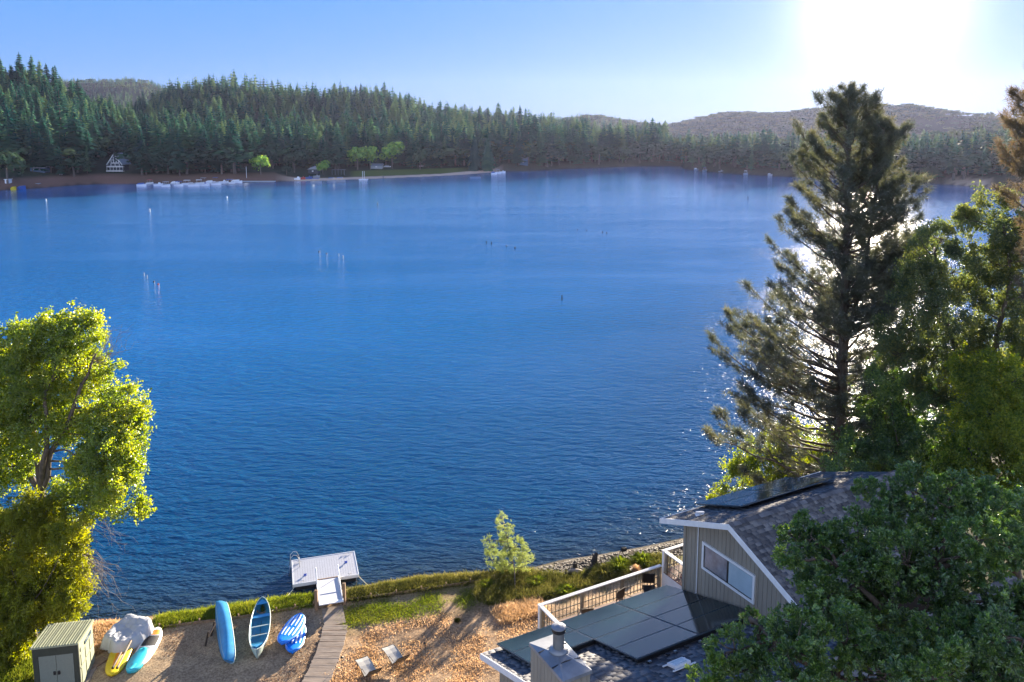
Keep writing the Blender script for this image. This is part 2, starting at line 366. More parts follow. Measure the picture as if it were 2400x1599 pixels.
def lerp(a, b, t): t = np.clip(t, 0, 1)[..., None]; return a * (1 - t) + b * t
def near_ground():
    def grid(x0, x1, y0, y1, st):
        xs = np.arange(x0, x1 + st / 2, st); ys = np.arange(y0, y1 + st / 2, st); X, Y = np.meshgrid(xs, ys); return X, Y
    xs = np.concatenate([np.arange(-90, -30, 2.), np.arange(-30, 24, .2), np.arange(24, 60, 1.), np.arange(60, 261, 5.)])
    ys = np.concatenate([np.arange(-30, 26, 2.), np.arange(26, 56, .2), np.arange(56, 100, 1.), np.arange(100, 220, 5.)])
    X, Y = np.meshgrid(xs, ys); x = X.ravel(); y = Y.ravel(); z = ground_z(x, y); sd = shore_dist(np.stack([x, y], 1))
    ny, nx = X.shape; i = np.arange(ny * nx).reshape(ny, nx)
    Fq = np.stack([i[:-1, :-1], i[:-1, 1:], i[1:, 1:], i[1:, :-1]], -1).reshape(-1, 4)
    keep = (sd[Fq].max(1) > -14); Fq = Fq[keep]
    straw = np.array([.56, .40, .25]); sand = np.array([.50, .385, .255]); green = np.array([.14, .16, .035]); mud = np.array([.07, .06, .045]); bed = np.array([.10, .10, .07]); brown = np.array([.27, .18, .115])
    n = vnoise(x, y, 2.2); n2 = vnoise(x + 9, y, .8); n3 = vnoise(x, y + 40, 5)
    c = np.tile(straw, (len(x), 1)); c = lerp(c, np.tile(brown, (len(x), 1)), (n * .6 + n2 * .5 - .42) * 2.2)
    # sand launch area left of the steps
    west = np.clip((-10.2 - x) / .6, 0, 1); c = lerp(c, np.tile(sand, (len(x), 1)), west * np.clip((sd - .4) * 2, 0, 1) * np.clip((37 + (x + 12) * -.1 + 5.0 * n3 - 2 - y * 0) * 1, 0, 1) * .85)
    gw = np.clip((x + 9.6) * 3, 0, 1) * np.clip((5.2 - sd) / 2.6 + (n2 - .5) * 1.1, 0, 1) * np.clip((16 - x) / 4, 0, 1)
    c = lerp(c, np.tile(green, (len(x), 1)), gw * .8)
    gl = np.clip((-22.0 - x) / 2, 0, 1) * np.clip(1.2 * n + .5, 0, 1); c = lerp(c, np.tile(green * .7, (len(x), 1)), gl)
    grv = np.clip((x - 1.5) / 1.5, 0, 1) * np.clip((2.6 - sd) * 2, 0, 1); c = lerp(c, np.tile(np.array([.09, .07, .055]), (len(x), 1)), grv)
    c = lerp(c, np.tile(mud, (len(x), 1)), (.55 - sd) * 2.2); c = lerp(c, np.tile(bed, (len(x), 1)), (-.2 - sd) * 1.2)
    c = lerp(c, np.tile(np.array([.07, .075, .035]), (len(x), 1)), (x - 17) / 6)
    o = mesh_np('ground', np.stack([x, y, z], 1), Fq, ground_material(), smooth=True, attrs={'zone': np.concatenate([c, np.ones((len(c), 1))], 1)})
    tag(o, 'dry straw and sand lot sloping down to the near shore', 'ground', kind='structure')
near_ground()

# ------------------------------------------------------------------ water
def water():
    m = bpy.data.materials.new('water'); m.use_nodes = True; t = m.node_tree; b = t.nodes['Principled BSDF']; N = t.nodes.new; K = t.links.new
    b.inputs['Base Color'].default_value = (.004, .050, .145, 1); b.inputs['Roughness'].default_value = .07; b.inputs['IOR'].default_value = 1.55; b.inputs['Specular IOR Level'].default_value = .5
    tcn = N('ShaderNodeTexCoord')
    def noise(s, st, rz=0, d=3, r=.55, dist=0):
        mp = N('ShaderNodeMapping'); mp.inputs['Scale'].default_value = st; mp.inputs['Rotation'].default_value = (0, 0, rz); K(tcn.outputs['Object'], mp.inputs[0])
        n = N('ShaderNodeTexNoise'); n.inputs['Scale'].default_value = s; n.inputs['Detail'].default_value = d; n.inputs['Roughness'].default_value = r; n.inputs['Distortion'].default_value = dist; K(mp.outputs[0], n.inputs[0]); return n.outputs[0]
    def mm(op, a, b_=None, c=None):
        x = N('ShaderNodeMath'); x.operation = op
        for i, v in enumerate((a, b_, c)):
            if v is None: continue
            if isinstance(v, (int, float)): x.inputs[i].default_value = v
            else: K(v, x.inputs[i])
        return x.outputs[0]
    w1 = noise(1.5, (.42, 1, 1), math.radians(14), 3, .55, .25)
    w2 = noise(4.2, (.55, 1, 1), math.radians(-8), 3, .5, .2)
    w3 = noise(.3, (.5, 1, 1), math.radians(20), 2)
    hgt = mm('ADD', mm('MULTIPLY', w1, .75), mm('ADD', mm('MULTIPLY', w2, .27), mm('MULTIPLY', w3, .5)))
    sep = N('ShaderNodeSeparateXYZ'); K(tcn.outputs['Object'], sep.inputs[0])
    # the wind dies towards the far shore; streaks of calmer water
    calm = N('ShaderNodeMapRange'); calm.interpolation_type = 'SMOOTHSTEP'; calm.inputs[1].default_value = 100; calm.inputs[2].default_value = 330; calm.inputs[3].default_value = 1.3; calm.inputs[4].default_value = .34; K(sep.outputs[1], calm.inputs[0])
    st = noise(.022, (.35, 2.4, 1), math.radians(-7), 3, .5, .6); str_ = N('ShaderNodeMapRange'); str_.inputs[1].default_value = .38; str_.inputs[2].default_value = .62; str_.inputs[3].default_value = .6; str_.inputs[4].default_value = 1.15; K(st, str_.inputs[0])
    bp = N('ShaderNodeBump'); bp.inputs['Distance'].default_value = .34; K(hgt, bp.inputs['Height']); K(mm('MULTIPLY', calm.outputs[0], str_.outputs[0]), bp.inputs['Strength']); K(bp.outputs[0], b.inputs['Normal'])
    # shallow, browner water over the near bed
    V = np.array([[-1500, 20, 0], [1500, 20, 0], [1500, 1500, 0], [-1500, 1500, 0.]]); 
    xs = np.concatenate([[-1500, -600], np.arange(-300, -101, 12.), np.arange(-100, 161, 2.), np.arange(165, 400, 12.), [600, 1500]]); ys = np.concatenate([np.arange(20, 140, 2.), np.arange(144, 320, 8.), [350, 500, 800, 1500]])
    X, Y = np.meshgrid(xs, ys); x = X.ravel(); y = Y.ravel(); ny, nx = X.shape; i = np.arange(ny * nx).reshape(ny, nx)
    Fq = np.stack([i[:-1, :-1], i[:-1, 1:], i[1:, 1:], i[1:, :-1]], -1).reshape(-1, 4)
    sd = shore_dist(np.stack([x, y], 1)); sh = np.clip(1 + sd / 9, 0, 1) ** 1.5; sky_sheen = np.clip(-sd / 75, 0, 1); sky_sheen = sky_sheen * sky_sheen * (3 - 2 * sky_sheen)
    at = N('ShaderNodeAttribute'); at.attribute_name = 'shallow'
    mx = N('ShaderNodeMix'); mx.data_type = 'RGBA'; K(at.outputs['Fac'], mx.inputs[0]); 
    at2 = N('ShaderNodeAttribute'); at2.attribute_name = 'sky_sheen'; md = N('ShaderNodeMix'); md.data_type = 'RGBA'; K(at2.outputs['Fac'], md.inputs[0]); md.inputs[6].default_value = (.001, .060, .155, 1); md.inputs[7].default_value = (.006, .170, .45, 1); K(md.outputs[2], mx.inputs[6])  # sky reflection painted into the base colour: brighter blue away from the shore
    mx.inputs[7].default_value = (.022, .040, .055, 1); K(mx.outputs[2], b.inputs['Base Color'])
    o = mesh_np('water', np.stack([x, y, 0 * x], 1), Fq[sd[Fq].min(1) < 3], m, attrs={'shallow': sh, 'sky_sheen': sky_sheen})
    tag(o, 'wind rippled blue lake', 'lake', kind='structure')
water()

# ------------------------------------------------------------------ far terrain
# column px : shore y, (D1, canopy y), (D2, canopy y), (D3, canopy y)
FARC = np.array([
 (-700, 470, 560, 150, 800, 120, 2200, 180), (0, 446, 560, 190, 640, 158, 2200, 195), (95, 440, 560, 200, 640, 140, 2200, 195), (170, 434, 560, 240, 640, 205, 2200, 192),
 (240, 431, 560, 260, 640, 228, 2200, 188), (300, 431, 550, 275, 640, 246, 2200, 186), (350, 432, 545, 285, 900, 232, 2200, 187), (400, 432, 545, 290, 950, 195, 2200, 205),
 (480, 430, 545, 290, 950, 178, 2200, 215), (560, 428, 560, 300, 950, 175, 2200, 220), (640, 426, 560, 305, 950, 190, 2200, 230), (750, 424, 570, 310, 930, 205, 2200, 240),
 (880, 419, 590, 300, 900, 200, 2200, 250), (930, 417, 600, 300, 900, 210, 2200, 255), (1000, 414, 610, 305, 900, 240, 2200, 262), (1100, 409, 620, 310, 880, 250, 2200, 268),
 (1180, 402, 640, 312, 860, 258, 2000, 275), (1250, 400, 650, 315, 860, 264, 1900, 280), (1340, 395, 680, 320, 860, 280, 1700, 272), (1400, 393, 690, 322, 860, 290, 1700, 266),
 (1480, 390, 710, 325, 900, 300, 1700, 278), (1560, 389, 730, 330, 900, 308, 1650, 293), (1600, 389, 740, 333, 900, 312, 1600, 285), (1608, 396, 740, 333, 900, 312, 1600, 283),
 (1690, 405, 700, 335, 900, 312, 1550, 264), (1800, 412, 660, 330, 850, 305, 1500, 258), (1950, 418, 620, 330, 820, 300, 1450, 252), (2060, 422, 600, 325, 780, 296, 1400, 245),
 (2130, 425, 560, 320, 760, 292, 1350, 241), (2230, 433, 540, 315, 740, 286, 1250, 256), (2330, 440, 500, 310, 720, 272, 1150, 262), (2400, 445, 480, 305, 700, 252, 1100, 262),
 (3100, 480, 430, 300, 650, 240, 1100, 262)], float)
TREEH = 24.0
def far_col(x, D):
    u = 1200 + 1885 * x / D; c = FARC
    col = lambda k: np.interp(u, c[:, 0], c[:, k])
    Ds = H * 1885 / (col(1) - 299.6)
    zc = lambda yk, Dk: np.maximum(H + (299.6 - col(yk)) / 1885 * col(Dk) - TREEH, 3)
    return u, Ds, col(2), zc(3, 2), col(4), zc(5, 4), col(6), np.maximum(H + (299.6 - col(7)) / 1885 * col(6) - 9.5, 3)
def far_z(x, D):
    x = np.atleast_1d(np.asarray(x, float)); D = np.atleast_1d(np.asarray(D, float))
    u, Ds, D1, z1, D2, z2, D3, z3 = far_col(x, D)
    beach = np.clip((u - 640) / 90, 0, 1) * np.clip((1180 - u) / 30, 0, 1)      # low flat behind the beach
    zb = 4.2 * (1 - beach) + 1.6 * beach; wb = 18 + beach * 60
    z = np.where(D < Ds, (D - Ds) * .12, zb * np.clip((D - Ds) / wb, 0, 1) ** .8)
    z = np.where(D > Ds + wb, zb + (np.maximum(z1, zb) - zb) * np.clip((D - Ds - wb) / np.maximum(D1 - Ds - wb, 1), 0, 1), z)
    s = lambda t: t * t * (3 - 2 * t)
    z = np.where(D > D1, z1 + (z2 - z1) * np.clip((D - D1) / np.maximum(D2 - D1, 1), 0, 1), z)
    mid = np.minimum(z2, z3) * .55
    t = np.clip((D - D2) / (D3 - D2), 0, 1)
    zz = np.where(t < .4, z2 + (mid - z2) * s(t / .4), mid + (z3 - mid) * s((t - .4) / .6))
    z = np.where(D > D2, zz, z)
    z = np.where(D > D3, z3 * np.clip(1 - (D - D3) / 1800, 0, 1), z)
    z = z + np.where(D > Ds + 30, (vnoise(x, D, 70) - .5) * 7 * np.clip((D - Ds - 30) / 150, 0, 1), 0)
    return z
def FP(px, py, off=0.0):
    """where the sight line of a photo pixel meets the far land"""
    d = ray(px, py); D = 300.0
    while D < 3000:
        p = CAM + d * D / d[1]
        if p[2] <= float(far_z(p[0], D)[0]): break
        D += 1.5
    return np.array([p[0], D, float(far_z(p[0], D)[0]) + off])

def far_ground():
    us = np.linspace(-.98, 1.02, 300); Ds = np.concatenate([np.arange(340, 700, 5.), np.geomspace(700, 2400, 150), np.linspace(2450, 4200, 12)])
    Ug, Dg = np.meshgrid(us, Ds); x = (Ug * Dg).ravel(); D = Dg.ravel(); z = far_z(x, D)
    ny, nx = Ug.shape; i = np.arange(ny * nx).reshape(ny, nx)
    Fq = np.stack([i[:-1, :-1], i[:-1, 1:], i[1:, 1:], i[1:, :-1]], -1).reshape(-1, 4)
    u, Dsh = far_col(x, D)[:2]; sd = D - Dsh
    n = vnoise(x, D, 14); n2 = vnoise(x + 50, D, 40)
    c = np.tile(np.array([.030, .045, .032]), (len(x), 1))
    red = np.tile(np.array([.20, .12, .095]), (len(x), 1)); tan = np.tile(np.array([.55, .42, .33]), (len(x), 1)); lawn = np.tile(np.array([.085, .12, .035]), (len(x), 1))
    c = lerp(c, red, np.clip((20 - sd) / 7, 0, 1) * (.55 + .6 * n) * np.clip((1250 - u) / 200, .25, 1))
    bw = np.clip((u - 640) / 60, 0, 1) * np.clip((1175 - u) / 20, 0, 1)
    bd = 16 + 10 * np.clip((u - 1040) / 60, 0, 1)
    c = lerp(c, tan, bw * np.clip((bd - sd) / 3, 0, 1)); lw = np.clip((u - 815) / 15, 0, 1) * np.clip((1110 - u) / 40, 0, 1)
    c = lerp(c, lawn, lw * np.clip((sd - bd) / 3, 0, 1) * np.clip((58 - sd) / 6, 0, 1))
    c = lerp(c, tan * .8, np.clip((u - 2215) / 30, 0, 1) * np.clip((2340 - u) / 20, 0, 1) * np.clip((14 - sd) / 4, 0, 1))
    c = lerp(c, np.tile(np.array([.03, .03, .025]), (len(x), 1)), (0.4 - sd) * 1.)
    m = bpy.data.materials.new('far_land'); m.use_nodes = True; t = m.node_tree; b = t.nodes['Principled BSDF']
    at = t.nodes.new('ShaderNodeAttribute'); at.attribute_name = 'zone'; t.links.new(at.outputs['Color'], b.inputs['Base Color']); b.inputs['Roughness'].default_value = 1; b.inputs['Specular IOR Level'].default_value = 0
    o = mesh_np('hills', np.stack([x, D, z], 1), Fq, m, smooth=True, attrs={'zone': np.concatenate([c, np.ones((len(c), 1))], 1)})
    tag(o, 'wooded hills rising round the far shore', 'hills', kind='structure')
far_ground()

# ------------------------------------------------------------------ far trees
def conifer_proto(seed, levels, per, bare=.12, rad=.17):
    g = np.random.default_rng(seed); V = []; Fs = []
    n = 4
    for k in range(2):
        for j in range(n):
            a = 2 * math.pi * j / n; r = .013 if k == 0 else .004; V.append((r * math.cos(a), r * math.sin(a), 0 if k == 0 else .95))
    Ft = [(j, (j + 1) % n, (j + 1) % n + n, j + n) for j in range(n)]
    tri = []
    for l in range(levels):
        f = l / (levels - 1); z = bare + (.985 - bare) * f ** .92
        R = rad * ((1 - f) ** .78) * (.7 + .3 * min(1, f * 5)) + .012
        lev = g.uniform(.8, 1.18)
        for j in range(per if f < .8 else max(4, per - 2)):
            a = 2 * math.pi * (j + g.uniform(0, .9)) / per; r = R * g.uniform(.55, 1.12) * lev; w = r * g.uniform(.28, .42) + .004; dz = g.uniform(-.012, .012)
            ca, sa = math.cos(a), math.sin(a); droop = r * g.uniform(.15, .5)
            b = len(V); P = lambda rr, ww, zz: (rr * ca - ww * sa, rr * sa + ww * ca, z + zz + dz)
            V += [P(0, 0, .018), P(r * .55, 0, .004 - droop * .2), P(r, g.uniform(-.3, .3) * w, -droop), P(r * .6, w, -.018 - droop * .5), P(r * .6, -w, -.018 - droop * .5)]
            tri += [(b, b + 3, b + 1), (b, b + 1, b + 4), (b + 3, b + 2, b + 1), (b + 1, b + 2, b + 4)]
    return np.array(V), np.array(Ft), np.array(tri)
def round_proto(seed, n=190, top=.5, flat=.42, trunk=True):
    g = np.random.default_rng(seed); V = []; quad = []
    k = 4
    for kk in range(2):
        for j in range(k):
            a = 2 * math.pi * j / k; r = .03 if kk == 0 else .015; V.append((r * math.cos(a), r * math.sin(a), 0 if kk == 0 else .55))
    Ft = [(j, (j + 1) % k, (j + 1) % k + k, j + k) for j in range(k)]
    lobes = [(0, 0, .62, .30)] + [(.22 * math.cos(a) * g.uniform(.8, 1.3), .22 * math.sin(a) * g.uniform(.8, 1.3), g.uniform(.42, .78), g.uniform(.17, .25)) for a in np.linspace(0, 6.28, 8)[:-1]]
    for i in range(n):
        lx, ly, lz, lr = lobes[g.integers(len(lobes))]; v = g.normal(size=3); v /= np.linalg.norm(v); v[2] = abs(v[2]) if g.random() < .75 else v[2]
        c = np.array([lx, ly, lz]) + v * lr * g.uniform(.75, 1.08); s = g.uniform(.035, .07) * math.sqrt(190 / min(n, 190))
        t = np.cross(v, g.normal(size=3)); t /= np.linalg.norm(t); u = np.cross(v, t) + v * g.uniform(-.5, .5)
        b = len(V); V += [c - t * s, c - u * s, c + t * s * g.uniform(.6, 1.2), c + u * s * g.uniform(.6, 1.2)]; quad.append((b, b + 1, b + 2, b + 3))
    return np.array([np.array(v, float) for v in V]), np.array(Ft), np.array(quad)
CP = [conifer_proto(i, 17, 9, bare=.10 + .05 * (i % 3), rad=(.15, .19, .165, .21, .14, .18)[i]) for i in range(6)]
CL = [conifer_proto(20 + i, 9, 6, rad=.18) for i in range(3)]
RP = [round_proto(i) for i in range(4)]
RL = [round_proto(10 + i, 60) for i in range(2)]
def plant_far():
    g = np.random.default_rng(5); T = []
    def sample(n, D0, D1):
        u = g.uniform(-.72, .74, n); D = np.sqrt(g.uniform(D0 ** 2, D1 ** 2, n)); return u * D, D
    xs = []; Dd = []
    for n, a, b in ((7500, 390, 650), (11000, 650, 1000), (34000, 1000, 1750), (9000, 1750, 2250)):
        x, D = sample(n, a, b); xs.append(x); Dd.append(D)
    x = np.concatenate(xs); D = np.concatenate(Dd); o = np.argsort(D); x = x[o]; D = D[o]
    u, Dsh, D1, z1, D2, z2, D3, z3 = far_col(x, D); z = far_z(x, D); sd = D - Dsh
    clear = np.where((u > 560) & (u < 1110), 62, np.where(u < 560, 13, 6)); clear = np.where((u > 1110) & (u < 1185), 45, clear); clear = np.where((u > 205) & (u < 325), 84, clear); clear = np.where((u > 795) & (u < 960), 82, clear)
    kind_round = np.where(u > 1560, .62, .10) + np.where((u < 1560) & (sd < 130), .20, 0) + np.where(vnoise(x, D, 60) > .62, .22, 0) + np.where((u > 1320) & (D > D2), .5, 0)
    occ = np.full(3400, 1e9); cell = {}
    for i in range(len(x)):
        if sd[i] < clear[i]: continue
        if D[i] > D3[i] - 5: continue
        isr = g.random() < kind_round[i]
        far = D[i] > 1000
        h = (g.uniform(7, 12) if far else g.uniform(9, 15)) if isr else (g.uniform(13, 29) * (1 if D[i] < 1000 else .55))
        if not isr and g.random() < .12: h *= 1.18
        if u[i] > 1560 and not isr: h *= .72
        sp = (6.2 if not isr else 6.6) * (1 if D[i] < 650 else 1.25 if D[i] < 1000 else 1.5)
        key = (int(x[i] // sp), int(D[i] // sp))
        if any((key[0] + a, key[1] + b) in cell for a in (0,) for b in (0,)): continue
        # hidden behind what already stands in front of it?
        ypx = 299.6 - 1885 * (z[i] + h - H) / D[i]; ybase = 299.6 - 1885 * (z[i] - H) / D[i]
        w = max(2, int(1885 * h * .17 / D[i])); c0 = int(u[i]) + 500
        seg = occ[max(0, c0 - w):c0 + w + 1]
        if len(seg) and ypx > seg.max() + 3: continue
        cell[key] = 1
        vis = seg.max() - ypx if len(seg) else 0
        hh = ypx + (ybase - ypx) * .28
        k = max(1, w * 3 // 4); occ[max(0, c0 - k):c0 + k + 1] = np.minimum(occ[max(0, c0 - k):c0 + k + 1], hh)
        T.append((x[i], D[i], z[i] - (.8 if D[i] > 1000 else 0), h, isr, u[i], min(vis, ybase - ypx) * w))
    return T
FT = plant_far()
def merged(name, items, protos, lods, mat_, label, cat):
    """one mesh out of many placed trees (the mass that lies behind the single ones)"""
    g = np.random.default_rng(3); Vs = []; F4 = []; F3 = []; tint = []; base = 0
    for (x, y, z, h, isr, u, s) in items:
        P = lods[g.integers(len(lods))] if y > 900 else protos[g.integers(len(protos))]
        V, Ft, Fc = P; a = g.uniform(0, 6.28); ca, sa = math.cos(a), math.sin(a); wx = g.uniform(1.0, 1.65) * (1.2 if not isr else 1.45)
        Q = np.stack([(V[:, 0] * ca - V[:, 1] * sa) * h * wx + x, (V[:, 0] * sa + V[:, 1] * ca) * h * wx + y, V[:, 2] * h + z - .4], 1)
        Vs.append(Q); F4.append(Ft + base); (F4 if Fc.shape[1] == 4 else F3).append(Fc + base); tint.append(np.full(len(V), g.random() * .95)); base += len(V)
    if not Vs: return
    Fs = [np.concatenate(F4)] + ([np.concatenate(F3)] if F3 else [])
    o = mesh_np(name, np.concatenate(Vs), Fs, mat_, attrs={'tint': np.concatenate(tint)})
    tag(o, label, cat, kind='stuff')
FT.sort(key=lambda t: -t[6])
con = [t for t in FT if not t[4]]; rou = [t for t in FT if t[4]]
def proto_meshes(protos, matc, nm):
    r = []
    for V, Ft, Fc in protos:
        Fs = [Ft, Fc]; idx = [0] * len(Ft) + [1] * len(Fc)
        o = mesh_np(nm, V, Fs, [M['bark_grey'], matc], midx=idx); me = o.data; bpy.data.objects.remove(o); r.append(me)
    return r
CM = proto_meshes(CP, M['far_conifer'], 'pine_tree'); RM = proto_meshes(RP, M['far_round'], 'oak_tree')
def region(u, D):
    if u < 330 and D < 800: return 'near left hillside'
    if u < 760: return 'hill behind the marina'
    if u < 1190: return 'hill behind the beach'
    if u < 1600: return 'low middle ridge'
    return 'hazy right hand hills'
for lst, meshes, nm, lab, n in ((con, CM, 'pine_tree', 'dark green conifer in the dense wood on the ', 300), (rou, RM, 'oak_tree', 'round crowned tree in the wood on the ', 200)):
    for t in lst[:n]:
        x, y, z, h, isr, u, s = t; wx = rnd.uniform(1.05, 1.65) * (1.2 if not isr else 1.45)
        o = bpy.data.objects.new(nm, rnd.choice(meshes)); COL.objects.link(o); o.location = (x, y, z - .4); o.scale = (h * wx, h * wx, h); o.rotation_euler = (rnd.gauss(0, .02), rnd.gauss(0, .02), rnd.uniform(0, 6.28))
        rg = region(u, y); tag(o, lab + rg, 'tree', ('conifers on the ' if not isr else 'broadleaf trees on the ') + rg)
merged('conifer_forest', con[300:], CP, CL, M['far_conifer'], 'dense conifer forest covering the hills across the lake', 'forest')
merged('broadleaf_forest', rou[200:], RP, RL, M['far_round'], 'scrubby round crowned oaks covering the hazy far hills', 'forest')
print('far trees', len(con), len(rou))

def far_single(name, px, base_py, top_py, wpx, matc, label, cat='tree', group=None, proto=0, conif=False):
    p = FP(px, base_py); h = (base_py - top_py) * p[1] / 1885; r = wpx * p[1] / 1885 / 2
    V, Ft, Fc = conifer_proto(40 + proto, 22, 11, bare=.05, rad=.5) if conif else round_proto(30 + proto, 420)
    root = empty(name, p, label, cat, group)
    s = r / .5; Vt = V * np.array([s if conif else r / .47, s if conif else r / .47, h])
    me = [np.arange(len(V))]
    a = mesh_np('crown', Vt, Fc, matc, parent=root); mesh_np('trunk', Vt, Ft, M['bark_grey'], parent=root)
    return root
far_single('willow_tree', 611, 410, 362, 52, M['far_bright'], 'pale green rounded tree beside the far marina')
far_single('oak_tree', 672, 412, 385, 28, M['far_round'], 'small dark bushy tree right of the marina boats', proto=1)
far_single('oak_tree', 757, 410, 375, 38, M['far_bright'], 'dark green rounded tree beside the beach hut', proto=2)
far_single('cottonwood_tree', 838, 398, 341, 52, M['far_bright'], 'left sunlit tree of the pair above the far beach lawn', group='sunlit trees above the far beach', proto=3)
far_single('cottonwood_tree', 868, 398, 342, 46, M['far_bright'], 'yellow topped sunlit tree in the middle above the far beach', group='sunlit trees above the far beach', proto=4)
far_single('cottonwood_tree', 919, 396, 332, 68, M['far_bright'], 'largest sunlit tree, rightmost above the far beach', group='sunlit trees above the far beach', proto=5)
far_single('oak_tree', 985, 398, 346, 44, M['far_round'], 'dull rounded tree at the right end of the beach lawn', proto=6)
far_single('oak_tree', 757, 372, 312, 48, M['far_brown'], 'bare brownish tree on the slope behind the beach hut', proto=7)
far_single('oak_tree', 690, 405, 352, 56, M['far_round'], 'dark dull tree behind the marina lot', proto=8)
far_single('oak_tree', 640, 395, 348, 36, M['far_round'], 'green tree peeping over the marina lot', proto=9)
far_single('cedar_tree', 1112, 401, 312, 44, M['far_conifer'], 'left of two tall feathery conifers at the end of the beach', conif=True, proto=1)
far_single('cedar_tree', 1143, 401, 314, 50, M['far_conifer'], 'right of two tall feathery conifers at the end of the beach', conif=True, proto=2)
far_single('oak_tree', 18, 432, 352, 90, M['far_round'], 'big green broadleaf tree at the left edge of the far shore', proto=11)

# ------------------------------------------------------------------ house (frame: A along the ridge, B away from the lake)
AN = math.radians(28.5)
A = np.array([math.cos(AN), math.sin(AN), 0]); B = np.array([math.sin(AN), -math.cos(AN), 0]); Zv = np.array([0, 0, 1.])
L0 = PZ(1128, 1533, 8.9); L0[2] = 0
def hp(a, b, z): return tuple(L0 + A * a + B * b + Zv * z)
RH = Matrix((A, -B, Zv)).transposed()       # box axes: x along A, y towards the lake
def hbox(mb, a0, a1, b0, b1, z0, z1, m=0):
    c = hp((a0 + a1) / 2, (b0 + b1) / 2, (z0 + z1) / 2); return mb.box(c, (abs(a1 - a0), abs(b1 - b0), abs(z1 - z0)), m, R=RH)
HOUSE = empty('lake_house', hp(4, 4, 3.0), 'two level beige board sided house with grey shingle roofs and solar panels', 'house')
def hpart(mb, name, mats, parent=None, **k):
    o = mb.build(name, mats, parent or HOUSE, **k); p = parent or HOUSE
    bpy.context.view_layer.update(); o.matrix_parent_inverse = Matrix.Translation(-Vector(HOUSE.location)) ; return o
EZ = 8.9; PL = .32
zl = lambda b: EZ + PL * b if b < 8.6 else EZ + PL * 8.6 - PL * (b - 8.6)

def shingles(P0, ua, vb, n, la, lb, expo=.145, tabw=.31, seed=1, clip=None):
    """overlapping shingle tabs on a roof plane: P0 eave corner, ua along, vb up the slope"""
    g = np.random.default_rng(seed); V = []; Fq = []
    ua = np.array(ua); vb = np.array(vb); n = np.array(n); rows = int(lb / expo)
    for r in range(rows):
        off = g.uniform(0, tabw); x = -off
        while x < la:
            w = tabw * g.uniform(.55, 1.35); x0 = max(x, 0); x1 = min(x + w - .006, la); x += w
            if x1 - x0 < .03: continue
            t = g.uniform(.004, .010); y0 = r * expo + g.uniform(-.006, .006); y1 = min(y0 + expo * 1.12, lb)
            b = len(V)
            for (xx, yy, zz) in ((x0, y0, 0), (x1, y0, 0), (x1, y1, 0), (x0, y1, 0), (x0, y0, t), (x1, y0, t), (x1, y1, .004), (x0, y1, .004)):
                V.append(P0 + ua * xx + vb * yy + n * (zz + .002))
            Fq += [(b + 4, b + 5, b + 6, b + 7), (b, b + 1, b + 5, b + 4), (b, b + 4, b + 7, b + 3), (b + 1, b + 2, b + 6, b + 5)]
    return np.array(V), np.array(Fq)
def roof_plane(name, a0, a1, b0, b1, z0, slope, seed, th=.16, parent=None):
    """deck slab plus shingles; slope = dz/db (eave at b0)"""
    ln = math.hypot(b1 - b0, slope * (b1 - b0)); s = 1 if b1 > b0 else -1
    vb = (B * (b1 - b0) + Zv * slope * (b1 - b0)) / ln; n = np.cross(A, vb); n = n if n[2] > 0 else -n
    mb = MB(); P = [np.array(hp(a0, b0, z0)), np.array(hp(a1, b0, z0)), np.array(hp(a1, b1, z0 + slope * (b1 - b0))), np.array(hp(a0, b1, z0 + slope * (b1 - b0)))]
    mb.prism([p - n * .0 for p in P], -n * th); slab = hpart(mb, name, M['dark_gap'], parent)
    V, Fq = shingles(P[0], A, vb, n, a1 - a0, ln, seed=seed)
    o = mesh_np('shingles', V, Fq, M['shingle'], parent=slab); o.matrix_parent_inverse = slab.matrix_world.inverted() if False else Matrix.Translation(-Vector(HOUSE.location)) @ Matrix.Identity(4)
    o.matrix_parent_inverse = Matrix.Identity(4)
    return slab, P, vb, n
def boards(a_or_b, fixed, t0, t1, zb, zt, axis, bw=.2, thick=.03, out=-1):
    """vertical siding boards between t0 and t1 along one axis; zb/zt give bottom and top heights"""
    mb = MB(); t = t0
    while t < t1 - .02:
        e = min(t + bw - .014, t1)
        if axis == 'b':
            P = [hp(fixed, t, zb(t)), hp(fixed, e, zb(e)), hp(fixed, e, zt(e)), hp(fixed, t, zt(t))]; ext = A * thick * out
        else:
            P = [hp(t, fixed, zb(t)), hp(e, fixed, zb(e)), hp(e, fixed, zt(e)), hp(t, fixed, zt(t))]; ext = B * thick * out
        mb.prism(P, ext); t += bw
    return mb
# lower block
mb = MB(); a0, a1, b0, b1 = .45, 17.3, .6, 14.5
mb.prism([hp(a0, b0, 2.0), hp(a0, b1, 2.0), hp(a0, b1, zl(b1) - .2), hp(a0, 8.6, zl(8.6) - .2), hp(a0, b0, zl(b0) - .2)], A * (8.3 - a0))
hpart(mb, 'wall', M['dark_gap'])
hpart(boards(0, .45, .6, 14.5, lambda t: 2.0, lambda t: zl(t) - .2, 'b'), 'wall', M['siding'])
hpart(boards(0, .6, .45, 8.4, lambda t: 2.0, lambda t: zl(.6) - .2, 'a'), 'wall', M['siding'])
sl1, P1, vb1, n1 = roof_plane('roof', 0, 8.62, 0, 8.6, EZ, PL, 1)
roof_plane('roof', 0, 17, 17.2, 8.6, EZ, -PL, 2)
mb = MB()     # rake and eave boards
mb.prism([hp(-.04, 0, EZ + .03), hp(-.04, 8.6, zl(8.6) + .03), hp(-.04, 8.6, zl(8.6) - .2), hp(-.04, 0, EZ - .2)], A * .038)
mb.prism([hp(-.04, 8.6, zl(8.6) + .03), hp(-.04, 17.2, EZ + .03), hp(-.04, 17.2, EZ - .2), hp(-.04, 8.6, zl(8.6) - .2)], A * .038)
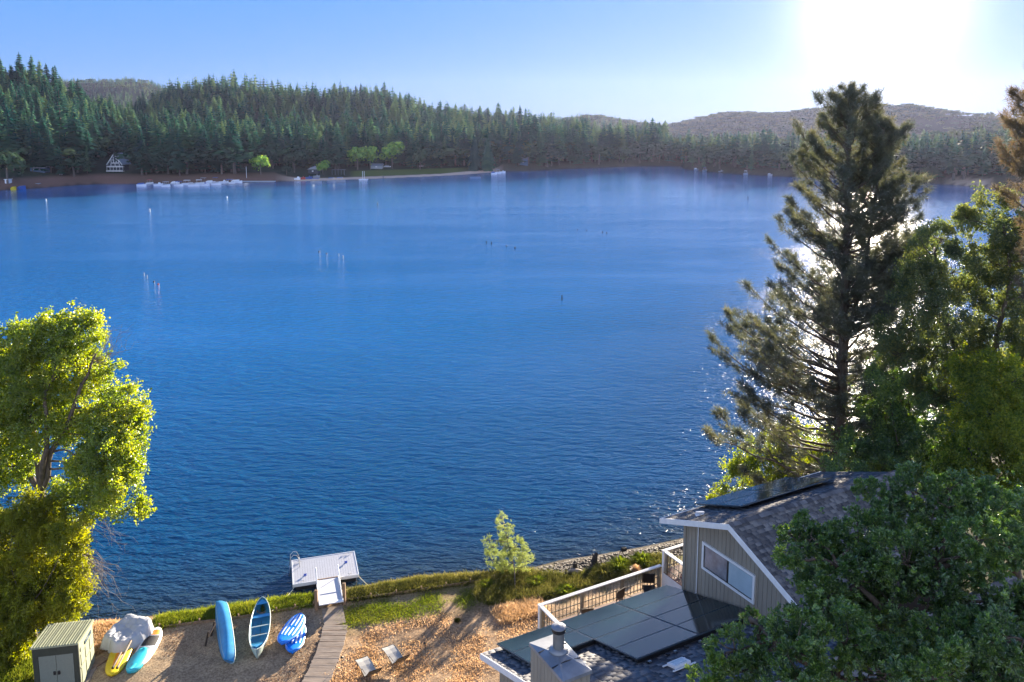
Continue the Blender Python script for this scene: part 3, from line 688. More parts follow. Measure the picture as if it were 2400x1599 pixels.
hbox(mb, -.04, 8.6, -.045, -.003, EZ - .2, EZ - .01)
hpart(mb, 'fascia', M['white_trim'])
# skylight vent, mounting feet and pipe on the lower roof
def on_roof(a, b, h=0): return np.array(hp(a, b, EZ + PL * b)) + n1 * h
def rbox(mb, a, b, h, d, m=0, n=None, vb=None, P=None):
    R = Matrix((A, vb1, n1)).transposed(); return mb.box(on_roof(a, b, h), d, m, R=R)
mb = MB(); rbox(mb, 4.05, 5.85, .09, (.62, .42, .10)); rbox(mb, 4.05, 5.6, .05, (.9, .06, .04)); rbox(mb, 4.05, 6.1, .05, (.9, .06, .04)); hpart(mb, 'roof_vent', M['white_trim'], bevel=.01)
mb = MB(); rbox(mb, 4.05, 5.85, .145, (.46, .28, .012)); hpart(mb, 'vent_panel', M['blind'])
# upper block
AW = 8.56; UE = 12.03; pL = (13.48 - 12.03) / 3.66; pR = .5; BR = 3.66; BE = 7.25
zu = lambda b: (UE + pL * b if b < BR else 13.48 - (b - BR) * .405)
zu = lambda b: (UE + pL * b if b < BR else 13.48 - (b - BR) * .414)
mb = MB(); mb.prism([hp(AW + .04, .80, 2), hp(AW + .04, 7.0, 2), hp(AW + .04, 7.0, zu(7.0) - .17), hp(AW + .04, BR, 13.48 - .17), hp(AW + .04, .80, zu(.8) - .17)], A * 8.1)
hpart(mb, 'wall', M['dark_gap'])
mb = boards(0, AW + .038, .80, 7.0, lambda t: EZ + PL * t - .3, lambda t: zu(t) - .15, 'b', bw=.205)
hpart(mb, 'wall', M['siding'])
hpart(boards(0, .80, AW + .04, 16.6, lambda t: 2.5, lambda t: zu(.8) - .2, 'a'), 'wall', M['siding'])
mb = MB(); hbox(mb, AW - .035, AW + .005, .765, .90, EZ + .2, zu(.8) - .1); hpart(mb, 'corner_trim', M['siding'])
r2, P2, vb2, n2 = roof_plane('roof', 8.06, 17.3, -.06, BR, UE - .025, pL, 3, th=.12)
r3, P3, vb3, n3 = roof_plane('roof', 8.06, 17.3, BE, BR, 13.48 - (BE - BR) * .414, -.414, 4, th=.12)
V = []; mbr = MB()   # ridge caps
for k in range(58):
    aa = 8.06 + k * .159
    for s, (vv, nn) in ((0, (vb2, n2)), (1, (vb3, n3))):
        c = np.array(hp(aa + .09, BR, 13.49)); mbr.box(c - vv * .08 + nn * (.03 + .01 * (k % 2)), (.17, .17, .014), R=Matrix((A, vv, nn)).transposed())
o = hpart(mbr, 'ridge_cap', M['shingle'])
mb = MB()
mb.prism([hp(8.02, -.06, UE + .02), hp(8.02, BR, 13.50), hp(8.02, BR, 13.28), hp(8.02, -.06, UE - .2)], A * .036)
mb.prism([hp(8.02, BR, 13.50), hp(8.02, BE, zu(BE) + .02), hp(8.02, BE, zu(BE) - .2), hp(8.02, BR, 13.28)], A * .036)
hbox(mb, 8.02, 17.3, -.105, -.065, UE - .2, UE - .01)
hpart(mb, 'fascia', M['white_trim'])
mb = MB(); mb.prism([hp(8.06, -.02, UE - .17), hp(8.06, BR, 13.30), hp(8.06, BE - .02, zu(BE) - .17), hp(8.06, BE - .02, zu(BE) - .19), hp(8.06, BR, 13.28), hp(8.06, -.02, UE - .19)], A * .48); hpart(mb, 'soffit', M['siding'])
# window: frame > panes
wz0, wz1, wb0, wb1 = 10.86, 11.76, 1.95, 4.46
WIN = MB(); t = .10
for (b_0, b_1, z0, z1) in ((wb0 - t, wb1 + t, wz1, wz1 + t), (wb0 - t, wb1 + t, wz0 - t, wz0), (wb0 - t, wb0, wz0, wz1), (wb1, wb1 + t, wz0, wz1)): hbox(WIN, AW - .055, AW + .02, b_0, b_1, z0, z1)
win = hpart(WIN, 'window', M['white_trim'])
mb = MB()
for (b_0, b_1, z0, z1) in ((wb0, wb1, wz1 - .03, wz1), (wb0, wb1, wz0, wz0 + .03), (wb0, wb0 + .03, wz0 + .03, wz1 - .03), (wb1 - .03, wb1, wz0 + .03, wz1 - .03), (3.17, 3.25, wz0 + .03, wz1 - .03)): hbox(mb, AW - .028, AW + .01, b_0, b_1, z0, z1)
def wpart(mb, nm, m):
    o = mb.build(nm, m, win); o.matrix_parent_inverse = Matrix.Identity(4); return o
wpart(mb, 'sash', M['black'])
mb = MB(); hbox(mb, AW - .014, AW - .006, wb0 + .03, 3.17, wz0 + .03, wz1 - .03); wpart(mb, 'pane', M['blind_dark'])
mb = MB(); hbox(mb, AW - .014, AW - .006, 3.25, wb1 - .03, wz0 + .03, wz1 - .03); wpart(mb, 'pane', M['blind'])
# downpipe and flashing
mb = MB(); mb.tube([hp(AW - .05, 1.62, zu(1.6) - .2), hp(AW - .05, 1.62, EZ + PL * 1.6 + .2), hp(AW - .25, 1.5, EZ + PL * 1.6 + .06)], .022); hpart(mb, 'conduit', M['white_trim'])
mb = MB(); mb.prism([hp(AW - .16, .7, EZ + PL * .7 + .05), hp(AW - .16, 7.0, EZ + PL * 7 + .05), hp(AW + .0, 7.0, EZ + PL * 7 + .09), hp(AW + .0, .7, EZ + PL * .7 + .09)], (0, 0, -.03)); hpart(mb, 'flashing', M['pipe'])
# solar panels
def panel(orig, ua, vv, nn, w, l, par=None):
    p = empty0 = None
    mb = MB(); R = Matrix((ua, vv, nn)).transposed(); c = np.array(orig) + ua * w / 2 + vv * l / 2 + nn * .17
    mb.box(c, (w - .02, l - .02, .045), R=R)
    o = hpart(mb, 'solar_panel', M['frame_blue'])
    g = MB(); g.box(c + nn * .025, (w - .07, l - .07, .008), R=R); q = g.build('panel_glass', M['solar'], o); q.matrix_parent_inverse = Matrix.Identity(4)
    return o
for r in range(4):
    b_0 = .04 + r * 1.20
    for a_0 in ((.6, 3.2, 5.82) if r < 2 else (3.2, 5.82)):
        panel(on_roof(a_0, b_0), A, vb1, n1, 2.6, 1.20 * math.hypot(1, PL))
for r in range(2):
    for k in range(2):
        b_0 = -.16 + r * 1.3
        panel(np.array(hp(9.9 + k * 2.62, b_0, UE + pL * b_0)), A, vb2, n2, 2.6, 1.3 * math.hypot(1, pL))
mb = MB()
for b_0 in (2.36, 4.72):
    hbox(mb, 3.25 if b_0 > 3 else .65, 8.4 if b_0 > 3 else 3.2, b_0 + .01, b_0 + .04, EZ + PL * b_0 + .03, EZ + PL * b_0 + .15)
for k in range(7): rbox(mb, 3.5 + k * .8, 5.0, .05, (.09, .12, .05))
hpart(mb, 'panel_rail', M['black'])
mb = MB()
for k in (0, 1, 2, 3, 4): rbox(mb, 3.55 + k * 1.05, 5.02, .06, (.10, .08, .05))
hpart(mb, 'mounting_foot', M['metal'])
mb = MB(); c = np.array(hp(8.95, 1.2, UE + pL * 1.2)); mb.cyl(tuple(c), .05, .10, 12); mb.box(tuple(c + Zv * .13), (.32, .1, .05)); mb.box(tuple(c + Zv * .005), (.35, .3, .02)); hpart(mb, 'roof_antenna', M['white_trim'])
# chimney
CH = empty('chimney', hp(-.06, 5.3, 3), 'boxed board sided chimney with a sloping metal cap and round flue', 'chimney')
def cpart(mb, nm, m, **k):
    o = mb.build(nm, m, CH, **k); o.matrix_parent_inverse = Matrix.Translation(-Vector(CH.location)); return o
ca0, ca1, cb0, cb1, cz = -.50, .40, 4.40, 6.24, 12.18
mb = MB(); hbox(mb, ca0 + .03, ca1 - .03, cb0 + .03, cb1 - .03, 2.2, cz - .02); cpart(mb, 'core', M['dark_gap'])
mb = MB()
def cb(axis, fixed, t0, t1, out):
    t = t0
    while t < t1 - .02:
        e = min(t + .2 - .014, t1)
        P = ([hp(fixed, t, 2.2), hp(fixed, e, 2.2), hp(fixed, e, cz - .02), hp(fixed, t, cz - .02)] if axis == 'b' else [hp(t, fixed, 2.2), hp(e, fixed, 2.2), hp(e, fixed, cz - .02), hp(t, fixed, cz - .02)])
        mb.prism(P, (A if axis == 'b' else B) * .028 * out); t += .2
cb('b', ca0 + .03, cb0, cb1, -1); cb('b', ca1 - .03, cb0, cb1, 1); cb('a', cb0 + .03, ca0, ca1, -1); cb('a', cb1 - .03, ca0, ca1, 1)
cpart(mb, 'cladding', M['siding'])
mb = MB(); cc = ((ca0 + ca1) / 2, (cb0 + cb1) / 2); e = .04
base = [hp(ca0 - e, cb0 - e, cz), hp(ca1 + e, cb0 - e, cz), hp(ca1 + e, cb1 + e, cz), hp(ca0 - e, cb1 + e, cz)]
ap = [hp(cc[0] - .12, cc[1] - .12, cz + .09), hp(cc[0] + .12, cc[1] - .12, cz + .09), hp(cc[0] + .12, cc[1] + .12, cz + .09), hp(cc[0] - .12, cc[1] + .12, cz + .09)]
low = [tuple(np.array(p) - Zv * .10) for p in base]
mb.add(base + ap + low, [(0, 1, 5, 4), (1, 2, 6, 5), (2, 3, 7, 6), (3, 0, 4, 7), (4, 5, 6, 7), (8, 9, 1, 0), (9, 10, 2, 1), (10, 11, 3, 2), (11, 8, 0, 3), (8, 11, 10, 9)]); cpart(mb, 'cap', M['flashing'])
mb = MB()
for bb in (4.92, 5.68):
    z = lambda a: cz + .012 + .07 * max(0, 1 - abs(a - cc[0]) / .49) * (1 - abs(bb - cc[1]) / .96) * 1.25
    mb.bar(hp(ca0 - .03, bb, cz + .012), hp(cc[0], bb, z(cc[0])), .03, .035); mb.bar(hp(cc[0], bb, z(cc[0])), hp(ca1 + .03, bb, cz + .012), .03, .035)
cpart(mb, 'seam', M['black'])
fx, fy, fz = hp(cc[0] + .05, cc[1] - .15, cz + .08)
mb = MB(); mb.tube([(fx, fy, fz - .03), (fx, fy, fz + .05), (fx, fy, fz + .11)], [.29, .27, .17], 28); cpart(mb, 'flue_collar', M['flashing'], smooth=True)
mb = MB(); mb.cyl((fx, fy, fz + .02), .168, .64, 32); cpart(mb, 'flue_pipe', M['pipe'], smooth=False)
mb = MB(); mb.tube([(fx, fy, fz + .60), (fx, fy, fz + .62), (fx, fy, fz + .72), (fx, fy, fz + .73)], [.19, .205, .205, .19], 32); cpart(mb, 'flue_band', M['black'])
mb = MB(); mb.tube([(fx, fy, fz + .73), (fx, fy, fz + .755), (fx, fy, fz + .79), (fx, fy, fz + .81)], [.215, .215, .14, .02], 32); cpart(mb, 'flue_cap', M['flashing'])

# ------------------------------------------------------------------ deck
DK = empty('deck', hp(8, -1.4, 6.4), 'raised brown board deck with a white capped trellis railing on the lake side', 'deck')
def dpart(mb, nm, m, **k):
    o = mb.build(nm, m, DK, **k); o.matrix_parent_inverse = Matrix.Translation(-Vector(DK.location)); return o
dz = 6.45; ra0, rb0, ra1 = 4.45, -3.42, 10.9
mb = MB()
bb = rb0 - .05
while bb < .55: hbox(mb, ra0 - .05, ra1, bb, bb + .132, dz - .04, dz); bb += .14
dpart(mb, 'floor', M['deck_wood'])
mb = MB(); hbox(mb, ra0 - .1, ra1, rb0 - .1, rb0 - .055, dz - .32, dz - .01); hbox(mb, ra0 - .1, ra0 - .055, rb0, .6, dz - .32, dz - .01); dpart(mb, 'rim_joist', M['rail_wood'])
mb = MB()
for aa in (ra0, 7.6, 10.7):
    for b2 in (rb0, -.9): hbox(mb, aa - .07, aa + .07, b2 - .07, b2 + .07, 1.0, dz - .05)
dpart(mb, 'support_post', M['rail_wood'])
def rail_run(p0, p1, z0, z1, npost, wht_first=True, cells=.19, posts_end=True):
    """trellis railing run from p0 to p1 (house a,b)"""
    (x0, y0), (x1, y1) = p0, p1; ln = math.hypot(x1 - x0, y1 - y0); P = lambda t, z: hp(x0 + (x1 - x0) * t / ln, y0 + (y1 - y0) * t / ln, z)
    m_ = MB(); m_.bar(P(-.08, z1), P(ln + .08, z1), .17, .045); dpart(m_, 'rail_cap', M['white_trim'], bevel=.006)
    for k in range(npost):
        t = ln * k / (npost - 1) if npost > 1 else 0
        m_ = MB(); m_.bar(P(t, z0 - .15), P(t, z1 - .024), .12, .12, up=tuple(B)); dpart(m_, 'post', M['white_trim'] if k == 0 and wht_first else M['rail_wood'])
    m_ = MB(); t = .2
    while t < ln - .1: m_.bar(P(t, z0 + .10), P(t, z1 - .03), .026, .026, up=tuple(B)); t += cells
    for zz in (z0 + .2, z0 + .52, z1 - .06): m_.bar(P(.06, zz), P(ln - .06, zz), .03, .034)
    dpart(m_, 'trellis', M['rail_wood'])
rail_run((ra0, rb0), (ra1 - .05, rb0), dz, 7.5, 4)
rail_run((ra0, rb0 + .2), (ra0, .3), dz, 7.5, 2, wht_first=False)
dz2 = 7.3
mb = MB(); hbox(mb, 10.88, 10.93, -3.3, .76, dz - .1, dz2 - .045); dpart(mb, 'riser', M['white_trim'])
mb = MB(); bb = -3.35
while bb < .72: hbox(mb, 10.9, 17.2, bb, bb + .132, dz2 - .04, dz2); bb += .14
dpart(mb, 'floor', M['deck_wood'])
rail_run((10.95, -3.25), (17.0, -3.25), dz2, 8.3, 4)
rail_run((10.95, -3.05), (10.95, -.3), dz2, 8.3, 2, wht_first=False, cells=.32)

def deck_chair(label, a, b, rot, seatm, z=dz, arms=True):
    r = empty('deck_chair', hp(a, b, z), label, 'chair', None, rz=AN + rot)
    sw, sd = .56, .55
    m_ = MB(); m_.box((0, 0, .42), (sw - .04, sd - .04, .035)); m_.build('seat', seatm, r)
    m_ = MB(); m_.box((0, -sd / 2 - .07, .72), (sw - .04, .03, .52), R=Matrix.Rotation(-.2, 3, 'X')); m_.build('backrest', M['bronze'] if arms else M['black'], r)
    for sx in (-1, 1):
        for sy, hh in ((1, .62), (-1, .95)):
            m_ = MB(); m_.tube([(sx * sw / 2, sy * sd / 2, 0), (sx * sw / 2, sy * sd / 2 - (.12 if hh > .7 else 0), hh)], .016, 6); m_.build('leg', M['bronze'], r)
        if arms:
            m_ = MB(); m_.box((sx * sw / 2, 0, .63), (.05, sd + .08, .025)); m_.build('armrest', M['wood'], r)
    m_ = MB()
    for sy in (-1, 1): m_.bar((-sw / 2, sy * sd / 2, .41), (sw / 2, sy * sd / 2, .41), .025)
    for sx in (-1, 1): m_.bar((sx * sw / 2, -sd / 2, .41), (sx * sw / 2, sd / 2, .41), .025)
    m_.build('seat_frame', M['bronze'], r); return r
deck_chair('metal framed deck chair with a pale grey cushion beside the railing', 6.25, -2.62, -.35, M['tarp'])
deck_chair('black chair at the far end of the lower deck', 9.93, -2.98, 2.6, M['black'], arms=False)
deck_chair('chair half hidden by the solar panels on the lower deck', 8.35, -2.55, 3.4, M['tarp'])

# ------------------------------------------------------------------ dock
DT = [PZ(x, y, .45) for x, y in ((685, 1313), (830, 1293), (840, 1345), (686, 1371))]
dc = (DT[0] + DT[1] + DT[2] + DT[3]) / 4; ux = (DT[1] - DT[0] + DT[2] - DT[3]); dlen = np.linalg.norm(ux) / 2; ux = ux / np.linalg.norm(ux); uy = np.cross([0, 0, 1.], ux); dwid = (abs((DT[0] - DT[3]) @ uy) + abs((DT[1] - DT[2]) @ uy)) / 2
drz = math.atan2(ux[1], ux[0]); hl, hw = dlen / 2, dwid / 2
DOCK = empty('floating_dock', (dc[0], dc[1], 0), 'small white decked floating dock with a ladder and blue cleats', 'dock', rz=drz)
mb = MB(); x = -hl
while x < hl - .05: mb.box((x + .075, 0, .43), (.143, 2 * hw - .06, .035)); x += .15
mb.build('decking', M['dock_top'], DOCK)
mb = MB(); mb.box((0, -hw + .0, .36), (2 * hl + .06, .05, .2)); mb.box((0, hw, .36), (2 * hl + .06, .05, .2)); mb.box((-hl, 0, .361), (.05, 2 * hw - .05, .2)); mb.box((hl, 0, .361), (.05, 2 * hw - .05, .2)); mb.build('edge_frame', M['white'], DOCK)
for sx in (-.62, .62):
    mb = MB(); mb.box((sx * hl, 0, .08), (hl * .62, 2 * hw - .1, .36)); mb.build('float', M['black_rubber'], DOCK, bevel=.04)
for i, (cx, cy) in enumerate(((-.62, -.42), (.68, .12))):
    mb = MB(); c = (cx * hl, cy * hw, .45); mb.tube([(c[0] - .09, c[1], .54), (c[0], c[1], .52), (c[0] + .09, c[1], .54)], .028, 8); mb.cyl((c[0] - .03, c[1], .45), .02, .08, 8); mb.cyl((c[0] + .03, c[1], .45), .02, .08, 8); mb.box((c[0], c[1], .455), (.16, .1, .02)); mb.build('cleat', M['cleat'], DOCK)
for cx, cy in ((-.78, .78), (-.72, -.88), (.72, -.88), (.7, .86), (.85, .84)):
    mb = MB(); mb.tube([(cx * hl - .1, cy * hw, .48), (cx * hl, cy * hw, .53), (cx * hl + .1, cy * hw, .48)], .02, 6); mb.build('hinge_fitting', M['metal'], DOCK)
mb = MB()
for yy in (-.22, .22):
    cx = -hl; y0 = hw * .52 + yy
    mb.tube([(cx + .45, y0, .45), (cx + .42, y0, .95), (cx + .3, y0, 1.22), (cx + .1, y0, 1.28), (cx - .08, y0, 1.1), (cx - .14, y0, .4), (cx - .16, y0, -.6)], .022, 8)
mb.tube([(-hl + .42, hw * .52 - .22, .85), (-hl + .42, hw * .52 + .22, .85)], .018, 6)
for zz in (-.45, -.15, .15, .4): mb.box((-hl - .15, hw * .52, zz), (.07, .42, .025))
mb.build('ladder', M['metal'], DOCK, smooth=False)
# gangway
g0 = (PZ(745, 1362, .5) + PZ(790, 1355, .5)) / 2; g1 = (PZ(748, 1421, 1.0) + PZ(805, 1409, 1.0)) / 2
gd = g0 - g1; gl = float(np.linalg.norm(gd)) + .1; grz = math.atan2(gd[1], gd[0]) - math.pi / 2
GW = empty('gangway', tuple(g1), 'white sheeted gangway with low side rails leading to the floating dock', 'gangway', rz=grz)
tilt = math.atan2(gd[2], math.hypot(gd[0], gd[1])); GR = Matrix.Rotation(tilt, 3, 'X')
def gbox(mb, c, d, m=0): mb.box(GR @ Vector(c), d, m, R=GR)
gwid = 1.24
mb = MB(); gbox(mb, (0, gl / 2, 0), (gwid, gl, .04)); mb.build('ramp', M['dock_top'], GW)
for sx in (-1, 1):
    mb = MB(); gbox(mb, (sx * (gwid / 2 + .03), gl / 2, .05), (.045, gl, .14)); mb.build('side_rail', M['white'], GW)
    mb = MB(); mb.tube([GR @ Vector((sx * (gwid / 2 + .03), gl * (.45 if sx > 0 else .75), .1)), GR @ Vector((sx * (gwid / 2 + .03), gl * .98, .75)), GR @ Vector((sx * (gwid / 2 + .03), gl * 1.02, .75)), GR @ Vector((sx * (gwid / 2 + .03), gl, .05))], .03, 8); mb.build('handrail', M['white'], GW)
mb = MB(); gbox(mb, (0, gl + .02, .0), (gwid, .07, .1)); mb.build('hinge_board', M['wood'], GW)
mb = MB(); gbox(mb, (0, .12, .035), (gwid + .1, .28, .02)); mb.build('lower_lip', M['white'], GW)
for i, (px, py, lab, tp) in enumerate(((742, 1424, 'left brown timber mooring post beside the gangway', 1.95), (807, 1411, 'right brown timber mooring post, taller above the gangway', 2.05))):
    p = PZ(px, py, .7); mb = MB(); mb.box((0, 0, (tp - .7) / 2 - .5), (.17, .17, tp + .6)); o = mb.build('mooring_post', M['wood'], bevel=.01); o.location = (p[0], p[1], .35); tag(o, lab, 'post')
def rope(name, p0, p1, sag, label):
    pts = [tuple(np.array(p0) * (1 - t) + np.array(p1) * t - np.array([0, 0, sag * 4 * t * (1 - t)])) for t in np.linspace(0, 1, 12)]
    mb = MB(); mb.tube(pts, .022, 6); o = mb.build(name, M['rope']); tag(o, label, 'rope')
ra = PZ(690, 1376, .35); rb = PZ(638, 1432, .75); rope('mooring_rope', ra, rb, .12, 'pale mooring rope from the dock to a stake on the sand')
rb = PZ(840, 1350, .35); rc = PZ(888, 1394, .7); rope('mooring_rope', rb, rc, .05, 'thin mooring rope from the right corner of the dock to the bank')

# ------------------------------------------------------------------ boards along the bank, steps
def board(px0, px1, label, n=8, h=.24):
    a_ = GP(*px0); b_ = GP(*px1); mb = MB(); P = [a_ + (b_ - a_) * t for t in np.linspace(0, 1, n + 1)]
    for i in range(n):
        p, q = P[i], P[i + 1]; p = np.array([p[0], p[1], gz(p[0], p[1])]); q = np.array([q[0], q[1], gz(q[0], q[1])])
        mb.bar(tuple(p + Zv * .02), tuple(q + Zv * .02 - (q - p) * .004), .05, h, up=(0, 0, 1))
    for p in P: mb.box((p[0], p[1], gz(p[0], p[1]) + .02), (.07, .07, h + .3))
    return tag(mb.build('timber_border', M['wood']), label, 'border')
board((808, 1409), (1268, 1342), 'long low timber border holding the bank right of the gangway')
board((374, 1473), (735, 1421), 'low timber border along the grass strip behind the canoes')
STP = [(770, 1474, 726, 1474), ]
s0 = [(762, 1474), (808, 1474)]; s1 = [(709, 1612), (766, 1612)]
mbs = []
ST = None
NSTEP = 11
topc = GP(785, 1472); botc = GP(740, 1606)
ST = empty('garden_steps', (topc[0], topc[1], topc[2]), 'flight of weathered timber steps curving down from the gangway', 'steps')
for i in range(NSTEP):
    t = i / (NSTEP - 1); cx = 785 + (738 - 785) * t ** 1.4; cy = 1474 + (1606 - 1474) * t
    c = GP(cx, cy); ang = .05 - .12 * t + rnd.uniform(-.03, .03)
    mb = MB(); w = 1.32; d = .42
    for k in (-1, 0, 1): mb.box((c[0] + k * .142 * math.sin(-ang), c[1] + k * .142, c[2] + .05 + rnd.uniform(-.004, .004)), (w + rnd.uniform(-.05, .05), .132, .07), rz=ang)
    o = mb.build('tread', M['wood_grey'], ST); o.matrix_parent_inverse = Matrix.Translation(-Vector(ST.location))
PA = GP(778, 1424); PB = GP(786, 1466)
mb = MB(); mb.bar((PA[0], PA[1], PA[2] + .03), (PB[0], PB[1], PB[2] + .03), 1.15, .05); tag(mb.build('landing_board', M['wood_grey']), 'flat weathered board landing between the gangway and the steps', 'landing')

# ------------------------------------------------------------------ boats on the sand
def hull(L_, W_, H_, sheer=.12, n=30, k=11, deck=False, pw=.62, flat=.75, thick=.02):
    """canoe-like shell: outer, inner skin; returns arrays per skin"""
    outer = []; inner = []
    for i in range(n + 1):
        s = -1 + 2 * i / n; w = W_ / 2 * max(0.0, 1 - abs(s) ** 2.3) ** pw + .012; hz = H_ * (1 + sheer / H_ * abs(s) ** 3); rock = .05 * abs(s) ** 4
        ro = []; ri = []
        for j in range(k):
            a = -math.pi / 2 + math.pi * j / (k - 1); cx = math.sin(a); cz = 1 - abs(math.cos(a)) ** flat
            ro.append((cx * w, s * L_ / 2, rock + cz * (hz - rock))); wi = max(w - thick, .003); ri.append((cx * wi, s * (L_ / 2 - thick * 1.5), rock + thick + cz * (hz - rock - thick)))
        outer.append(ro); inner.append(ri)
    return outer, inner
def skin(mb, rows, m=0, flip=False):
    n = len(rows); k = len(rows[0]); vs = [p for r in rows for p in r]; fs = []
    for i in range(n - 1):
        for j in range(k - 1):
            f = (i * k + j, i * k + j + 1, (i + 1) * k + j + 1, (i + 1) * k + j); fs.append(f[::-1] if flip else f)
    mb.add(vs, fs, m)
def gunwale(mb, outer, r, m=0):
    for j in (0, -1): mb.tube([row[j] for row in outer], r, 6, m)
def place_line(root, pa, pb, roll=0.0, up=.0):
    """put a root's local +Y axis from pa to pb"""
    pa = np.array(pa); pb = np.array(pb); d = pb - pa; rz = math.atan2(d[1], d[0]) - math.pi / 2; pit = math.atan2(d[2], math.hypot(d[0], d[1])); c = (pa + pb) / 2
    root.location = (c[0], c[1], c[2] + up); root.rotation_mode = 'XYZ'
    root.rotation_euler = (Matrix.Rotation(rz, 3, 'Z') @ Matrix.Rotation(pit, 3, 'X') @ Matrix.Rotation(roll, 3, 'Y')).to_euler()
# open canoe
pa = GP(604, 1548); pb = GP(617, 1424)
Lc = float(np.linalg.norm(pb - pa)) + .1
CAN = empty('canoe', (0, 0, 0), 'open blue green canoe with pale gunwales, seats and thwarts lying upright on the sand', 'canoe')
ou, inn = hull(Lc, 1.02, .40, sheer=.2)
mb = MB(); skin(mb, ou, 0, True); mb.build('hull', M['canoe_side'], CAN, smooth=True)
mb = MB(); skin(mb, inn, 0, False); mb.build('hull_lining', M['canoe_in'], CAN, smooth=True)
mb = MB(); gunwale(mb, ou, .024); mb.build('gunwale', M['gunwale'], CAN)
def station(s, rows): i = int((s + 1) / 2 * (len(rows) - 1)); return rows[i]
for s, w_, nm, mm_ in ((-.36, .05, 'thwart', 'gunwale'), (-.02, .06, 'thwart', 'gunwale'), (.40, .24, 'seat', 'canoe_blue'), (-.70, .30, 'seat', 'canoe_in')):
    r_ = station(s, ou); mb = MB(); mb.box((0, s * Lc / 2, r_[0][2] - (.02 if nm == 'thwart' else .08)), (abs(r_[0][0]) * 2 - .03, w_, .03)); mb.build(nm, M[mm_], CAN)
for s in (-.93, .9):
    r_ = station(s * .9, ou); y1 = s * Lc / 2; y0 = s * .84 * Lc / 2; w0 = abs(station(s * .84, ou)[0][0]); zz = r_[0][2] + .03
    mb = MB(); mb.prism([(-w0 + .02, y0, zz - .03), (w0 - .02, y0, zz - .03), (0, y1, zz + .05)], (0, 0, .02)); mb.build('end_deck', M['canoe_blue'], CAN)
mb = MB(); mb.box((0, -.1 * Lc / 2 - .2, .16), (.5, .06, .03)); mb.tube([(0, -.6, .10), (0, .9, .10)], .012, 6); mb.build('paddle', M['black'], CAN)
place_line(CAN, pa, pb, roll=-.05, up=.02)
# canoe leaning on its side
pa = GP(524, 1566); pb = GP(505, 1428); Lc2 = float(np.linalg.norm(pb - pa)) + .1
CB = empty('canoe', (0, 0, 0), 'light blue canoe tipped on its side, showing its bottom, propped on a dark trestle', 'canoe')
ou, inn = hull(Lc2, .98, .46, sheer=.12, pw=.5, flat=.62)
mb = MB(); skin(mb, ou, 0, True); mb.build('hull', M['canoe_blue'], CB, smooth=True)
mb = MB(); skin(mb, inn, 0, False); mb.build('hull_lining', M['canoe_in'], CB, smooth=True)
mb = MB(); gunwale(mb, ou, .022); mb.build('gunwale', M['gunwale'], CB)
mb = MB(); mb.tube([(0, y, station(y / (Lc2 / 2), ou)[5][2] - .006) for y in np.linspace(-Lc2 * .4, Lc2 * .4, 12)], .012, 6); mb.build('keel', M['gunwale'], CB)
place_line(CB, pa, pb, roll=math.radians(122), up=.52)
c = GP(499, 1500); TR = empty('trestle', tuple(c), 'dark timber trestle propping the tipped light blue canoe', 'trestle')
for k, (dx, dy) in enumerate(((-.12, -.5), (-.12, .35))):
    mb = MB(); mb.bar((dx - .1, dy, -.05), (dx + .12, dy, .82), .08); mb.build('leg', M['bronze'], TR)
mb = MB(); mb.bar((-.02, -.6, .55), (-.02, .5, .62), .08); mb.build('beam', M['bronze'], TR)
# sit-on-top kayaks
def kayak(label, pa, pb, W_, up, roll=0):
    L_ = float(np.linalg.norm(np.array(pb) - np.array(pa)))
    r = empty('kayak', (0, 0, 0), label, 'kayak', 'blue and white sit on top kayaks')
    n = 26; k = 14; rows = []
    for i in range(n + 1):
        s = -1 + 2 * i / n; w = W_ / 2 * max(.0, 1 - abs(s) ** 3.0) ** .52 + .02; h = .20 + .05 * abs(s) ** 2; ro = []
        for j in range(k + 1):
            a = 2 * math.pi * j / k; ro.append((math.cos(a) * w, s * L_ / 2, .12 + math.sin(a) * (h / 2) + .05 * abs(s) ** 3))
        rows.append(ro)
    mb = MB(); skin(mb, rows, 0, True); mb.add(rows[0][:-1], [tuple(range(k))]); mb.add(rows[-1][:-1], [tuple(range(k))[::-1]]); mb.build('hull', M['kayak_blue'], r, smooth=True)
    for x0 in (-.62, -.22, .2, .6):
        for (s0_, s1_) in (((-.55, .0), (.12, .86)) if abs(x0) < .5 else ((-.5, .7),)):
            mb = MB(); vs = []; m_ = 10
            for i in range(m_ + 1):
                s = s0_ + (s1_ - s0_) * i / m_; w = W_ / 2 * max(.0, 1 - abs(s) ** 3.0) ** .52; h = .20 + .05 * s * s; hw_ = .045 * math.sin(math.pi * (i + .35) / (m_ + .7)) ** .5 + .006
                for xx in (-hw_, 0, hw_):
                    X = x0 * w * 1.02 + xx; zz = .12 + (h / 2) * math.sqrt(max(0, 1 - (X / (w + .02)) ** 2)) + .05 * abs(s) ** 3 + (.03 if xx == 0 else .006); vs.append((X, s * L_ / 2, zz))
            mb.add(vs, [f for i in range(m_) for f in ((i * 3, i * 3 + 1, i * 3 + 4, i * 3 + 3), (i * 3 + 1, i * 3 + 2, i * 3 + 5, i * 3 + 4))]); mb.build('raised_stripe', M['kayak_white'], r, smooth=True)
    place_line(r, pa, pb, roll, up); return r
kayak('lower blue and white kayak with its nose showing below the other', GP(686, 1536), GP(700, 1464), .95, .02)
kayak('upper blue and white kayak stacked slantwise on the other', GP(660, 1526), GP(706, 1458), .98, .27, .06)

